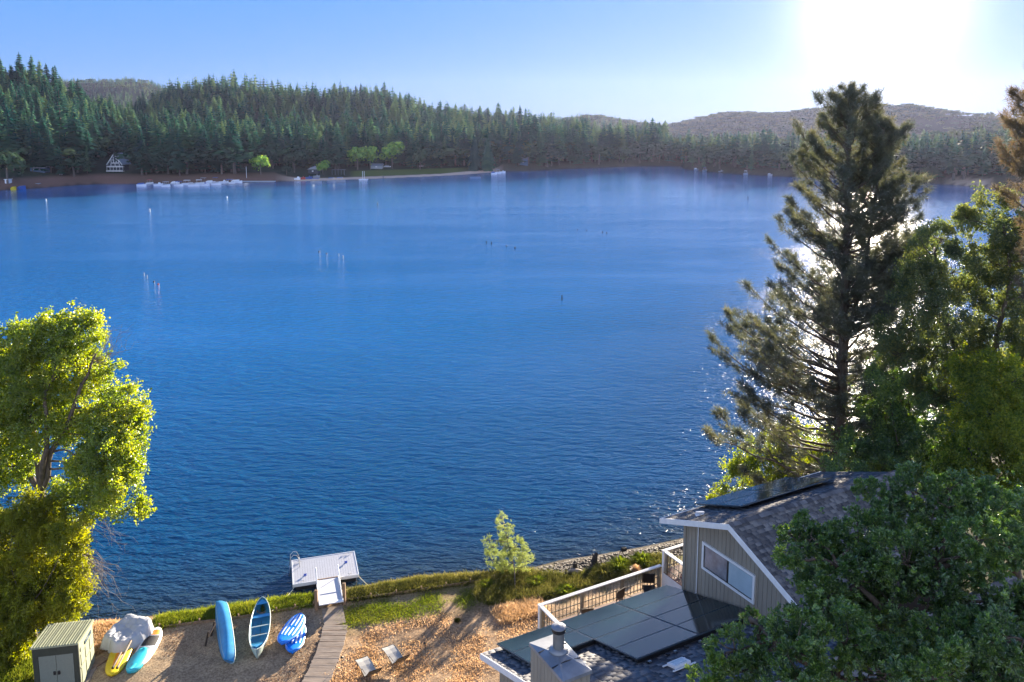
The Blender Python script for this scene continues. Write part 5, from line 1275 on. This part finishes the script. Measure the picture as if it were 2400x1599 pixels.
o3 = LB([(2380, 1190, 70, 29), (2300, 1200, 50, 29), (2210, 1180, 40, 31), (2420, 1240, 60, 27), (2290, 880, 60, 34), (2370, 900, 75, 33), (2320, 970, 74, 33), (2400, 1010, 70, 32), (2270, 1050, 66, 33), (2350, 1080, 74, 32), (2250, 1120, 46, 32), (2430, 1100, 60, 31), (2190, 1110, 26, 33), (2300, 1140, 50, 31)], .8, 13)
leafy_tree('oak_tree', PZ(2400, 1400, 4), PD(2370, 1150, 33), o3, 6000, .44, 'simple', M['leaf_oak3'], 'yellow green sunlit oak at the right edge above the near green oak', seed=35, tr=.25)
o4 = LB([(2250, 1190, 60, 22), (2330, 1170, 70, 22), (2410, 1190, 70, 21), (2400, 1500, 90, 15), (2350, 1600, 100, 14.4), (2280, 1560, 90, 14.6), (1905, 1262, 62, 18.6), (1850, 1250, 30, 18.8), (1960, 1290, 62, 18.4), (2010, 1345, 90, 18), (1900, 1330, 52, 18), (1850, 1300, 34, 18.3), (1930, 1410, 80, 17), (1762, 1462, 24, 17.2), (1775, 1490, 50, 16.8), (1830, 1470, 52, 16.6), (1700, 1530, 50, 16), (1760, 1570, 66, 15.6), (1870, 1520, 84, 16), (1980, 1510, 104, 15.6),
         (2080, 1430, 104, 16.4), (2200, 1470, 110, 15.6), (2110, 1320, 90, 17.4), (2210, 1350, 96, 17), (2330, 1400, 104, 16.4), (2400, 1300, 90, 17), (2320, 1530, 110, 15), (2290, 1270, 80, 17.6), (2190, 1235, 76, 18.2), (2090, 1215, 70, 18.8), (2060, 1160, 46, 19.4), (2140, 1150, 62, 19.4), (2230, 1160, 66, 19), (2350, 1220, 70, 18.2), (2010, 1235, 50, 18.8),
         (1650, 1590, 42, 15), (1860, 1600, 90, 14.6), (2080, 1580, 110, 14.6), (2200, 1590, 100, 14.2), (2420, 1450, 90, 15.6), (2430, 1570, 90, 14.4), (1990, 1420, 60, 17)], .5, 14)
leafy_tree('oak_tree', (11.5, 17.0, 4.5), (10.2, 17.2, 9.0), o4, 21000, .195, 'oak', M['leaf_oak'], 'glossy dark green lobed leaf oak filling the lower right corner over the roof', seed=37, tr=.3, shell=.5,
           forks=[[tuple(PD(2150, 1560, 16.4)), tuple(PD(2060, 1420, 17)), tuple(PD(1960, 1330, 17.8))], [tuple(PD(2250, 1480, 16.6)), tuple(PD(2200, 1330, 17.4))], [tuple(PD(1960, 1590, 15.6)), tuple(PD(1820, 1510, 16.2)), tuple(PD(1760, 1450, 17))]])
# pine bough at the right edge
def prof_r(f, az): return 2.9 * (1 - f) ** .6 + .2
pine(PD(2500, 1100, 29), PD(2462, 175, 29), lambda f, az: px(np.interp(f, [0, .5, .75, 1], [60, 115, 150, 30]), 29) * (1 if math.cos(az) < .3 else .7), 44, 'pine at the far right edge with rusty needles', tuft=.30, m_='needle_rust', dens=1.6, zmin=.40, step=.40, tr=.25)

# ------------------------------------------------------------------ ground cover
def blades(name, pts, hgt, n_per, m_, label, cat, wid=.012, lean=.5, seed=1, spread=.12, patch=0):
    g = np.random.default_rng(seed); pts = np.array(pts); pts = pts[vnoise(pts[:, 0] + seed, pts[:, 1], 1.3) + .5 * vnoise(pts[:, 0], pts[:, 1] + seed, .4) > patch] if patch else pts; P = np.repeat(pts, n_per, 0); n = len(P); P = P + np.concatenate([g.normal(size=(n, 2)) * spread, np.zeros((n, 1))], 1)
    P[:, 2] = ground_z(P[:, 0], P[:, 1]) - .01; h = np.repeat(np.broadcast_to(hgt, (len(pts),)), n_per) * g.uniform(.5, 1.25, n); az = g.uniform(0, 6.28, n); w = wid * g.uniform(.6, 1.4, n)
    dx = np.stack([np.cos(az), np.sin(az), 0 * az], 1); ln = g.normal(size=(n, 2)) * lean; top = P + np.stack([ln[:, 0] * h, ln[:, 1] * h, h], 1); mid = P + (top - P) * .5 + np.stack([0 * h, 0 * h, h * .12], 1)
    V = np.stack([P - dx * w[:, None], P + dx * w[:, None], mid + dx * w[:, None] * .8, mid - dx * w[:, None] * .8, top], 1).reshape(-1, 3); b = np.arange(n)[:, None] * 5
    o = mesh_np(name, V, [b + np.array([0, 1, 2, 3]), b + np.array([3, 2, 4])], m_); tag(o, label, cat, kind='stuff'); return o
def scatter_px(n, poly, seed):
    """random ground points seen inside a photo-pixel polygon"""
    g = np.random.default_rng(seed); poly = np.array(poly, float); lo = poly.min(0); hi = poly.max(0); out_ = []
    x, y = poly[:, 0], poly[:, 1]
    while len(out_) < n:
        p = g.uniform(lo, hi); c = False; j = len(poly) - 1
        for i in range(len(poly)):
            if ((y[i] > p[1]) != (y[j] > p[1])) and (p[0] < (x[j] - x[i]) * (p[1] - y[i]) / (y[j] - y[i] + 1e-9) + x[i]): c = not c
            j = i
        if c: out_.append(p)
    z = .9; pts = np.array([PZ(a, b, z)[:2] for a, b in out_])
    for _ in range(3):
        gzv = ground_z(pts[:, 0], pts[:, 1]); pts = np.array([PZ(a, b, q)[:2] for (a, b), q in zip(out_, gzv)])
    return np.concatenate([pts, ground_z(pts[:, 0], pts[:, 1])[:, None]], 1)
blades('grass_strip', scatter_px(1500, [(360, 1448), (510, 1424), (680, 1400), (735, 1395), (735, 1422), (600, 1440), (470, 1455), (372, 1475)], 1), .26, 12, M['grass'], 'green grass growing along the water edge behind the canoes', 'grass')
blades('shore_grass', scatter_px(1500, [(815, 1385), (974, 1354), (1110, 1345), (1246, 1334), (1262, 1345), (1110, 1368), (960, 1390), (815, 1412)], 2), .24, 10, M['grass_dark'], 'dark rough grass and reeds on the bank right of the dock', 'grass')
blades('lawn', scatter_px(2600, [(806, 1428), (960, 1400), (1160, 1372), (1260, 1378), (1240, 1405), (1150, 1425), (1000, 1440), (810, 1470)], 3), .09, 9, M['grass'], 'thin green grass on the lot behind the timber border', 'grass', spread=.25, patch=.72)
blades('shore_grass', scatter_px(1500, [(1120, 1372), (1180, 1352), (1262, 1345), (1340, 1352), (1420, 1330), (1500, 1315), (1560, 1300), (1550, 1325), (1400, 1372), (1300, 1400), (1150, 1420), (1110, 1400)], 4), .34, 13, M['grass_dark'], 'tangled olive grass between the sapling and the deck', 'grass')
blades('dry_grass', scatter_px(3800, [(800, 1480), (1000, 1445), (1200, 1410), (1320, 1390), (1260, 1470), (1180, 1520), (1130, 1560), (1120, 1620), (700, 1620), (800, 1500)], 5), .08, 9, M['grass_dry'], 'short bleached dry grass on the sunlit lot', 'grass', spread=.28, wid=.014, patch=.78)
blades('dry_grass', scatter_px(900, [(1160, 1430), (1262, 1400), (1262, 1440), (1180, 1460)], 6), .22, 10, M['grass_dry'], 'tall pale straw standing near the deck corner', 'grass', spread=.2)
blades('dry_grass', scatter_px(1200, [(380, 1480), (720, 1428), (740, 1520), (690, 1600), (560, 1620), (700, 1540), (400, 1540)], 7), .05, 8, M['litter'], 'fine dry litter on the sandy launch area', 'litter', spread=.3, wid=.016, lean=1.3)
blades('leaf_litter', scatter_px(1300, [(830, 1440), (1240, 1400), (1250, 1470), (1120, 1610), (720, 1620), (820, 1500)], 12), .03, 8, M['litter'], 'scattered brown leaf litter on the dry lot', 'litter', spread=.35, wid=.022, lean=1.8, patch=.7)
blades('undergrowth', scatter_px(500, [(-20, 1500), (80, 1500), (72, 1620), (-20, 1620)], 8), .40, 14, M['grass'], 'sunlit green undergrowth left of the shed', 'undergrowth', wid=.02)
blades('dry_grass', scatter_px(300, [(215, 1460), (270, 1455), (255, 1520), (215, 1540)], 9), .22, 12, M['grass_dry'], 'dry weeds between the shed and the tarp', 'grass')
def clump(px_, py_, r, h, m_, label, n=420, seed=0, cat='grass clump'):
    g = np.random.default_rng(seed); p = GP(px_, py_); root_pts = np.array([[p[0], p[1], p[2]]]); V = []; Fq = []; Ft = []
    for i in range(n):
        a = g.uniform(0, 6.28); rr = r * math.sqrt(g.random()) * .35; s = np.array([rr * math.cos(a), rr * math.sin(a), -.02]); o_ = g.uniform(.2, 1.0) * r; hh = h * g.uniform(.5, 1.1) * (1.1 - .4 * o_ / r); e = np.array([(rr + o_) * math.cos(a), (rr + o_) * math.sin(a), hh * .75]); m2 = (s + e) / 2 + np.array([0, 0, hh * .35]); w = np.array([-math.sin(a), math.cos(a), 0]) * .018
        b = len(V); V += [s - w, s + w, m2 + w, m2 - w, e]; Fq.append((b, b + 1, b + 2, b + 3)); Ft.append((b + 3, b + 2, b + 4))
    o = mesh_np('grass_clump', np.array(V), [np.array(Fq), np.array(Ft)], m_); o.location = tuple(p); tag(o, label, cat, 'grass clumps on the near bank')
for i, a in enumerate(((1418, 1350, .95, .75, 'grass_dark', 'largest yellow green grass clump above the deck railing'), (1452, 1335, .9, .85, 'grass', 'bright yellow grass clump right of the largest clump'), (1505, 1322, .9, .8, 'grass', 'feathery pale grass clump nearest the upper deck'), (1395, 1362, .6, .45, 'grass_dark', 'low olive grass clump left of the yellow clumps'),
     (1328, 1392, .7, .55, 'grass', 'bright green spiky clump between the sapling and the deck'), (1258, 1372, .75, .6, 'grass', 'dark green clump just right of the sapling'), (1140, 1378, .65, .5, 'grass', 'green clump left of the sapling trunk'), (1225, 1400, .8, .45, 'grass_dark', 'low dark clump below the sapling'), (1175, 1400, .7, .4, 'grass_dark', 'low dark clump left below the sapling'),
     (1490, 1345, .35, .7, 'grass_dry', 'orange dry seed clump in front of the yellow grass'), (1290, 1400, .6, .4, 'grass_dark', 'small dull clump behind the deck corner'), (1072, 1458, .18, .25, 'grass_dark', 'tiny green weed on the dry lot'))): clump(a[0], a[1], a[2], a[3], M[a[4]], a[5], seed=i)
def stump(px_, py_, r, h, label, seed):
    g = np.random.default_rng(seed); p = GP(px_, py_); mb = MB(); n = 9; rows = []
    for k in range(5):
        t = k / 4; rows.append([(r * (1.25 - .5 * t) * g.uniform(.7, 1.3) * math.cos(6.283 * j / n), r * (1.25 - .5 * t) * g.uniform(.7, 1.3) * math.sin(6.283 * j / n), -.1 + t * (h + .1) + (g.uniform(-.15, .15) * h if k == 4 else 0)) for j in range(n)])
    for q in rows: q.append(q[0])
    skin(mb, rows); mb.add(rows[-1][:-1], [tuple(range(n))]); o = mb.build('tree_stump', M['stump']); o.location = tuple(p); tag(o, label, 'stump', 'black stumps on the gravel shore')
stump(1395, 1322, .20, .65, 'taller black stump on the gravel shore', 1); stump(1348, 1336, .16, .5, 'smaller black stump left of the taller one', 2); stump(1327, 1352, .10, .3, 'tiny stump lowest on the gravel shore', 3); stump(1462, 1292, .2, .28, 'low black root at the water edge above the grass clumps', 4)
def stones():
    g = np.random.default_rng(4); pts = scatter_px(1500, [(1240, 1333), (1314, 1315), (1400, 1303), (1500, 1285), (1600, 1264), (1600, 1300), (1480, 1310), (1380, 1335), (1300, 1352), (1255, 1350)], 10); V = []; Fq = []
    cube = np.array([(x, y, z) for z in (-1, 1) for x, y in ((-1, -1), (1, -1), (1, 1), (-1, 1))]); fc = np.array([(3, 2, 1, 0), (4, 5, 6, 7), (0, 1, 5, 4), (1, 2, 6, 5), (2, 3, 7, 6), (3, 0, 4, 7)])
    for i, p in enumerate(pts):
        s = g.uniform(.025, .09) * np.array([1, g.uniform(.6, 1), g.uniform(.35, .6)]); c = cube * g.uniform(.6, 1.1, (8, 1)) * s; a = g.uniform(0, 6.28); c = np.stack([c[:, 0] * math.cos(a) - c[:, 1] * math.sin(a), c[:, 0] * math.sin(a) + c[:, 1] * math.cos(a), c[:, 2]], 1); V.append(c + p); Fq.append(fc + i * 8)
    tag(mesh_np('gravel', np.concatenate(V), np.concatenate(Fq), M['gravel']), 'grey brown gravel and stones along the shore above the sapling', 'gravel', kind='stuff')
stones()
p = GP(1348, 1345); mb = MB(); mb.tube([(-.45, 0, .1), (-.2, .02, .14), (.2, 0, .14), (.45, .03, .1)], [.12, .17, .16, .10], 9); o = mb.build('driftwood_log', M['wood_grey'], smooth=True); o.location = tuple(p); tag(o, 'short weathered log on the gravel below the stumps', 'log')

# ------------------------------------------------------------------ buoys and poles in the water
def buoy(px_, py_, h, r, m_, label, group='mooring buoys scattered over the lake', name='buoy'):
    p = PZ(px_, py_, 0); r = r * .7; h = h * (.75 if py_ > 560 else .5); mb = MB(); mb.tube([(0, 0, -.3), (0, 0, h * .75), (0, 0, h)], [r, r, r * .55], 10); o = mb.build(name, m_); o.location = tuple(p); tag(o, label, 'buoy' if name == 'buoy' else 'pole', group)
buoy(1317, 704, 1.15, .14, M['black'], 'black post standing alone in the middle of the lake', None, 'post')
for a in ((108, 472, 2.0, .35, 'tarp', 'white buoy at the left edge below the far shore'), (351, 497, 2.2, .35, 'tarp', 'white buoy below the far marina'), (885, 481, 1.9, .22, 'black', 'thin dark marker below the far beach'), (1753, 466, 2.0, .25, 'black', 'thin dark marker left of the tall pine'),
          (338, 648, 1.0, .12, 'boat_grey', 'upper pale stick of the left group of markers'), (345, 654, 1.0, .12, 'boat_grey', 'second pale stick of the left group of markers'), (361, 662, .4, .2, 'black', 'dark float in the left group of markers'), (371, 668, .4, .22, 'red', 'red float at the bottom of the left group'),
          (748, 592, .5, .25, 'black', 'first dark float of the middle group'), (765, 596, .4, .2, 'black', 'second small float of the middle group'), (794, 601, .8, .15, 'boat_grey', 'grey stick in the middle group'), (804, 606, .9, .18, 'boat_grey', 'last stick on the right of the middle group'),
          (1140, 571, .9, .16, 'black', 'first stick of the right group'), (1152, 573, .9, .18, 'black', 'second stick of the right group'), (1187, 578, .4, .2, 'black', 'small float of the right group'), (1207, 583, .5, .26, 'black', 'last float of the right group'),
          (1354, 539, .5, .25, 'black', 'far left float of the group below the low ridge'), (1375, 541, .5, .2, 'black', 'small float right of the far left float'), (1412, 546, 1.0, .18, 'black', 'left stick of the far pair'), (1422, 548, 1.0, .18, 'black', 'right stick of the far pair'),
          (2173, 470, 2.0, .25, 'black', 'thin dark marker right of the tall pine'), (532, 463, 1.2, .3, 'white', 'white buoy right below the marina boats')): buoy(a[0], a[1], a[2], a[3], M[a[4]], a[5])

# ------------------------------------------------------------------ far shore: houses, marina, beach
def far_root(name, px_, py_, label, cat, rz=0.0, group=None, off=0.0):
    p = FP(px_, py_, off); return empty(name, tuple(p), label, cat, group, rz), p[1] / 1885
r, k = far_root('a_frame_house', 271, 402, 'dark a frame house with white window grid and balconies on the far shore', 'house')
w = 36 * k; hh = 40 * k
mb = MB(); mb.prism([(-w * .42, 0, 0), (w * .42, 0, 0), (w * .42, 0, hh * .42), (0, 0, hh * .98), (-w * .42, 0, hh * .42)], (0, 8, 0)); mb.build('wall', M['cabin_dark'], r)
mb = MB()
for s in (-1, 1): mb.prism([(s * w * .52, -.8, hh * .36), (0, -.8, hh * 1.02), (0, -.8, hh * 1.06), (s * w * .56, -.8, hh * .38)], (0, 9.5, 0))
mb.build('roof', M['cabin_roof'], r)
mb = MB()
for s in (-1, 1): mb.bar((s * w * .50, -.9, hh * .38), (0, -.9, hh * 1.02), .28, .28)
mb.build('barge_board', M['white'], r)
mb = MB()
for x in (-.25, -.09, .09, .25): mb.bar((x * w, -.1, hh * .50), (x * w, -.1, hh * (.94 - abs(x) * 1.0)), .22)
for z, hw_ in ((.50, .25), (.66, .25)): mb.bar((-hw_ * w, -.12, z * hh), (hw_ * w, -.12, z * hh), .2)
mb.build('window', M['white'], r)
mb = MB()
for x in (-.27, 0, .27): mb.bar((x * w, -.1, hh * .30), (x * w, -.1, hh * .46), .2)
mb.bar((-.27 * w, -.1, hh * .46), (.27 * w, -.1, hh * .46), .2); mb.build('window', M['white'], r)
for z, xa, xb in ((.27, -.42, .62), (.02, -.46, .60)):
    mb = MB(); mb.bar((xa * w, -2.2, z * hh), (xb * w, -2.2, z * hh), .2, .45); mb.bar((xa * w, -2.2, (z + .05) * hh), (xb * w, -2.2, (z + .05) * hh), .12)
    for x in np.linspace(xa, xb, 6): mb.bar((x * w, -2.2, (z - .18) * hh), (x * w, -2.2, (z + .05) * hh), .14)
    mb.box((w * (xa + xb) / 2, -1.1, z * hh - .1), (w * (xb - xa), 2.2, .15)); mb.build('balcony', M['white'], r)
def cabin(px_, py_, wpx, hpx, wallm, roofm, label, gable=False, win=2):
    r, k = far_root('cabin', px_, py_, label, 'cabin'); w = wpx * k; h = hpx * k
    mb = MB(); mb.box((0, 3, h * .25), (w, 6, h * .9)); mb.build('wall', wallm, r)
    mb = MB()
    if gable: mb.prism([(-w * .58, -.5, h * .66), (w * .58, -.5, h * .66), (0, -.5, h * 1.05)], (0, 7.2, 0))
    else: mb.prism([(-w * .56, -.8, h * .68), (-w * .56, 3, h * 1.0), (-w * .56, 7, h * .68), (-w * .56, 7, h * .62), (-w * .56, -.8, h * .62)], (w * 1.12, 0, 0))
    mb.build('roof', roofm, r)
    for i in range(win): mb = MB(); mb.box(((i + .5) / win * w * .8 - w * .4, -.06, h * .40), (w * .16, .1, h * .22)); mb.build('window', M['boat_white'], r)
cabin(88, 404, 34, 15, M['cabin_blue'], M['roof_far'], 'low blue grey cabin with a pale roof left of the a frame house')
cabin(462, 376, 18, 14, M['cabin_dark'], M['cabin_roof'], 'small dark cabin with a pale gable among trees above the marina', True)
cabin(497, 372, 9, 8, M['cabin_dark'], M['roof_far'], 'tiny hut right of the gabled cabin above the marina', True, 1)
cabin(338, 374, 24, 14, M['cabin_dark'], M['cabin_roof'], 'dim brown cabin hidden in trees between the a frame house and the marina')
cabin(733, 408, 22, 16, M['cabin_dark'], M['roof_far'], 'beach hut with a pale pyramid roof', True, 1)
cabin(1226, 388, 22, 22, M['cabin_blue'], M['cabin_roof'], 'faint pale cabin in the trees beyond the end of the beach', False, 1)
cabin(1722, 376, 24, 10, M['cabin_dark'], M['roof_far'], 'faint hut on the hazy right hand shore')
cabin(1850, 392, 18, 10, M['cabin_dark'], M['boat_white'], 'small pale roofed hut on the right hand shore left of the pine')
cabin(882, 396, 26, 12, M['roof_far'], M['cabin_roof'], 'low pale shelter under the sunlit trees', False, 1)
r, k = far_root('pavilion', 794, 410, 'dark open pavilion on posts beside the beach', 'pavilion'); w = 32 * k
mb = MB(); mb.box((0, 0, 2.9), (w, 3, .3)); mb.build('roof', M['cabin_dark'], r)
for x in np.linspace(-.45, .45, 5): mb = MB(); mb.box((x * w, -1.2, 1.3), (.4, .4, 3.0)); mb.build('post', M['cabin_dark'], r)
def far_boat(px_, py_, wpx, cm, label, group, kind='cover', hm='boat_white', land=False, rz=None):
    p = FP(px_, py_) if land else PZ(px_, py_, 0); k = p[1] / 1885; L_ = wpx * k; r = empty('boat', tuple(p), label, 'boat', group, rz=rnd.uniform(-.25, .25) if rz is None else rz)
    mb = MB(); n = 9; rows = []
    for i in range(n):
        s = i / (n - 1); w = 1.15 * (1 - s ** 3) ** .6 + .05; rows.append([(-L_ / 2 + s * L_, -w, .95 + .35 * s * s), (-L_ / 2 + s * L_, -w * .75, 0), (-L_ / 2 + s * L_, w * .75, 0), (-L_ / 2 + s * L_, w, .95 + .35 * s * s)])
    skin(mb, rows, 0, True); mb.add([q[0] for q in rows] + [q[3] for q in rows][::-1], [tuple(range(2 * n))]); mb.add(rows[0], [(3, 2, 1, 0)]); mb.build('hull', M[hm], r)
    mb = MB()
    if kind == 'cover': mb.prism([(-L_ * .48, -1.05, .98), (L_ * .1, -1.05, 1.05), (L_ * .05, -.2, 1.6), (-L_ * .4, -.2, 1.5)], (0, 2.1, 0)); mb.build('cover', M[cm], r)
    elif kind == 'canopy':
        mb.box((-L_ * .05, 0, 2.35), (L_ * .55, 2.1, .16)); mb.build('canopy', M[cm], r)
        for x in (-.28, .18):
            for y in (-.95, .95): mb = MB(); mb.bar((x * L_, y, 1), (x * L_, y, 2.3), .08); mb.build('pole', M['metal'], r)
    else: mb.prism([(L_ * .0, -.9, 1.05), (L_ * .18, -.9, 1.1), (L_ * .05, -.7, 1.75)], (0, 1.8, 0)); mb.build('windscreen', M[cm], r)
    return r
kinds = ['cover', 'canopy', 'open', 'canopy', 'cover']; cms = ['boat_blue', 'boat_grey', 'boat_white', 'tarp', 'boat_blue', 'boat_white']
bx = [(333, 437, 22), (352, 433, 16), (372, 436, 20), (390, 438, 20), (396, 430, 22), (412, 433, 20), (420, 437, 22), (432, 429, 22), (440, 434, 24), (455, 437, 26), (452, 429, 18), (468, 433, 22), (480, 436, 22), (478, 428, 20), (494, 431, 22), (508, 434, 24), (506, 427, 18), (524, 430, 24), (540, 432, 26), (536, 425, 22), (556, 429, 26), (566, 424, 22), (548, 421, 16), (586, 424, 22), (600, 421, 20)]
desc = ['low white boat at the left end of the marina', 'boat with a pinkish cover next to the left end']
for i, (x, y, w) in enumerate(bx):
    far_boat(x, y, w, 'red' if i == 1 else cms[i % 6], desc[i] if i < 2 else ('boat with a ' + {'boat_blue': 'dark blue', 'boat_grey': 'grey', 'boat_white': 'white', 'tarp': 'pale grey'}[cms[i % 6]] + ' ' + {'cover': 'cover', 'canopy': 'canopy', 'open': 'windscreen'}[kinds[i % 5]] + ' crowded in the far marina'), 'boats crowded in the far marina', kinds[i % 5])
def far_simple(name, label, cat, px_, py_, fn, m_, land=True, group=None):
    p = FP(px_, py_) if land else PZ(px_, py_, 0); k = p[1] / 1885; mb = MB(); fn(mb, k); o = mb.build(name, m_); o.location = tuple(p); tag(o, label, cat, group)
far_simple('jetty', 'long grey marina jetty under the boats', 'jetty', 460, 434, lambda mb, k: (mb.box((0, 0, .45), (250 * k, 1.2, .2)), [mb.box((x * k, 3 * (-1) ** int(x), .4), (1.0, 7, .2)) for x in range(-110, 120, 22)]), M['boat_grey'], False)
far_simple('jetty', 'grey jetty between the marina and the beach', 'jetty', 600, 428, lambda mb, k: mb.box((0, 0, .5), (90 * k, 3, .5)), M['roof_far'], False)
far_simple('mast', 'single pale mast standing above the marina', 'mast', 578, 418, lambda mb, k: mb.cyl((0, 0, 0), .12, 27 * k, 6), M['boat_white'])
far_simple('pier', 'sloping pale gangway down to a small far pier', 'pier', 152, 432, lambda mb, k: (mb.bar((-24 * k, 6, 22 * k), (0, -4, .6), 1.4, .3), mb.box((6 * k, -4, .4), (16 * k, 2.2, .4))), M['roof_far'], False)
far_simple('pier', 'second faint gangway right of the sloping pale one', 'pier', 255, 427, lambda mb, k: (mb.bar((-22 * k, 6, 8 * k), (0, -2, .6), 1.2, .3), mb.box((3 * k, -2, .4), (9 * k, 2.2, .5))), M['roof_far'], False)
far_simple('pier', 'small far pier with a pale hut at its end', 'pier', 92, 438, lambda mb, k: (mb.bar((-30 * k, 4, 3 * k), (0, -2, .6), 1.2, .3), mb.box((4 * k, -2, .9), (8 * k, 2.2, 1.8))), M['boat_grey'], False)
far_simple('shack', 'small white shack at the left edge of the far shore', 'shack', 20, 431, lambda mb, k: (mb.box((0, 0, 4 * k), (7 * k, 3, 9 * k)), mb.box((0, 0, 9 * k), (8.5 * k, 4, 1 * k))), M['boat_white'])
far_boat(46, 441, 26, 'boat_blue', 'blue boat beside the left far pier', None, 'cover', 'boat_blue'); far_boat(53, 444, 18, 'boat_blue', 'second blue boat in front of the first at the left far pier', None, 'cover', 'boat_blue'); far_boat(33, 446, 10, 'yellow', 'yellow float left of the blue boats', None, 'cover', 'yellow')
for x, y, w, cm, lab in ((698, 422, 14, 'boat_white', 'white rowing boat drawn up on the sand left of the beach hut'), (710, 421, 12, 'red', 'red canoe drawn up on the sand'), (724, 420, 16, 'boat_blue', 'blue boat drawn up on the sand'), (742, 417, 16, 'boat_grey', 'grey boat nearest the beach hut')): far_boat(x, y, w, cm, lab, 'small boats drawn up on the far beach', 'open', cm, True)
for x, y, w, lab in ((742, 430, 26, 'dark pontoon boat at the left of the beach'), (778, 428, 22, 'blue pontoon boat beside the beach'), (798, 427, 24, 'second pontoon boat beside the beach')): far_boat(x, y, w, 'boat_blue', lab, 'pontoon boats beside the beach', 'canopy', 'boat_grey')
far_simple('swim_platform', 'floating platform with two white poles off the beach', 'platform', 852, 423, lambda mb, k: (mb.box((0, 0, .4), (20 * k, 3, .6)), mb.cyl((-2 * k, 0, .4), .10, 20 * k, 6), mb.cyl((2 * k, 0, .4), .10, 20 * k, 6)), M['boat_white'], False)
far_simple('diving_raft', 'dark floating raft near the end of the beach', 'raft', 1114, 418, lambda mb, k: mb.box((0, 0, .4), (25 * k, 3, .8)), M['cabin_blue'], False)
for i, (x, y, w, lab) in enumerate(((1158, 409, 14, 'left boat of the cluster past the end of the beach'), (1168, 407, 14, 'middle boat of the cluster past the end of the beach'), (1178, 406, 14, 'right boat of the cluster past the end of the beach'))): far_boat(x, y, w, cms[i], lab, 'boats past the end of the beach', kinds[i])
for i, (x, y, lab) in enumerate(((1256, 397, 'first small boat under the low ridge'), (1280, 397, 'second small boat under the low ridge'), (1334, 391, 'third small boat under the low ridge'), (1374, 390, 'fourth small boat under the low ridge'), (1396, 390, 'fifth small boat under the low ridge'), (1632, 400, 'boat at the tip of the right hand shore'), (1652, 402, 'boat beside the tip of the right hand shore'), (1690, 405, 'third boat on the right hand shore'), (1748, 410, 'fourth boat on the right hand shore'), (1805, 413, 'fifth boat left of the pine on the right hand shore'), (2137, 428, 'blue boat right of the tall pine'))): far_boat(x, y, 10, cms[i % 6], lab, 'small boats along the far right shore', kinds[i % 5], 'boat_grey')
for i, (x, y, lab) in enumerate(((908, 393, 'white car parked under the sunlit trees'), (991, 392, 'pale trailer on the beach lawn'))): 
    r, k = far_root('parked_car', x, y, lab, 'car'); mb = MB(); mb.box((0, 0, .6), (4.4, 1.8, .7)); mb.build('body', M['boat_white'], r, bevel=.15); mb = MB(); mb.box((-.2, 0, 1.2), (2.4, 1.6, .6), taper=.8); mb.build('cabin', M['boat_grey'], r)
def person_far(px_, py_, label):
    p = FP(px_, py_); r = empty('person', tuple(p), label, 'person'); mb = MB(); V = [(0, 0, 0.0)]
    mb.tube([(-.14, 0, 0), (-.13, .02, .45), (-.1, 0, .85), (0, 0, .95), (0, 0, 1.15), (0, 0, 1.42), (0, 0, 1.50), (0, 0, 1.56), (0, 0, 1.68), (0, 0, 1.78)], [.07, .085, .11, .17, .16, .20, .08, .08, .11, .05], 8); mb.tube([(.14, .1, 0), (.13, .04, .45), (.08, 0, .85)], [.07, .085, .11], 8)
    for s in (-1, 1): mb.tube([(s * .18, 0, 1.4), (s * .26, .02, 1.12), (s * .25, -.06, .85)], [.06, .05, .035], 6)
    mb.build('body', M['cabin_dark'], r, smooth=True)
person_far(898, 420, 'tiny standing person in dark clothes on the far beach')

# ------------------------------------------------------------------ haze
def haze():
    m = bpy.data.materials.new('haze'); m.use_nodes = True; t = m.node_tree; t.nodes.clear()
    o = t.nodes.new('ShaderNodeOutputMaterial'); v = t.nodes.new('ShaderNodeVolumePrincipled')
    v.inputs['Color'].default_value = (.55, .60, .95, 1); v.inputs['Density'].default_value = 0.000034; v.inputs['Anisotropy'].default_value = .48
    t.links.new(v.outputs[0], o.inputs['Volume'])
    b = MB(); b.box((0, 1200, 81), (4400, 2800, 190)); h = b.build('haze', m); tag(h, 'thin blue haze filling the air over the lake', 'haze', kind='stuff')
haze()
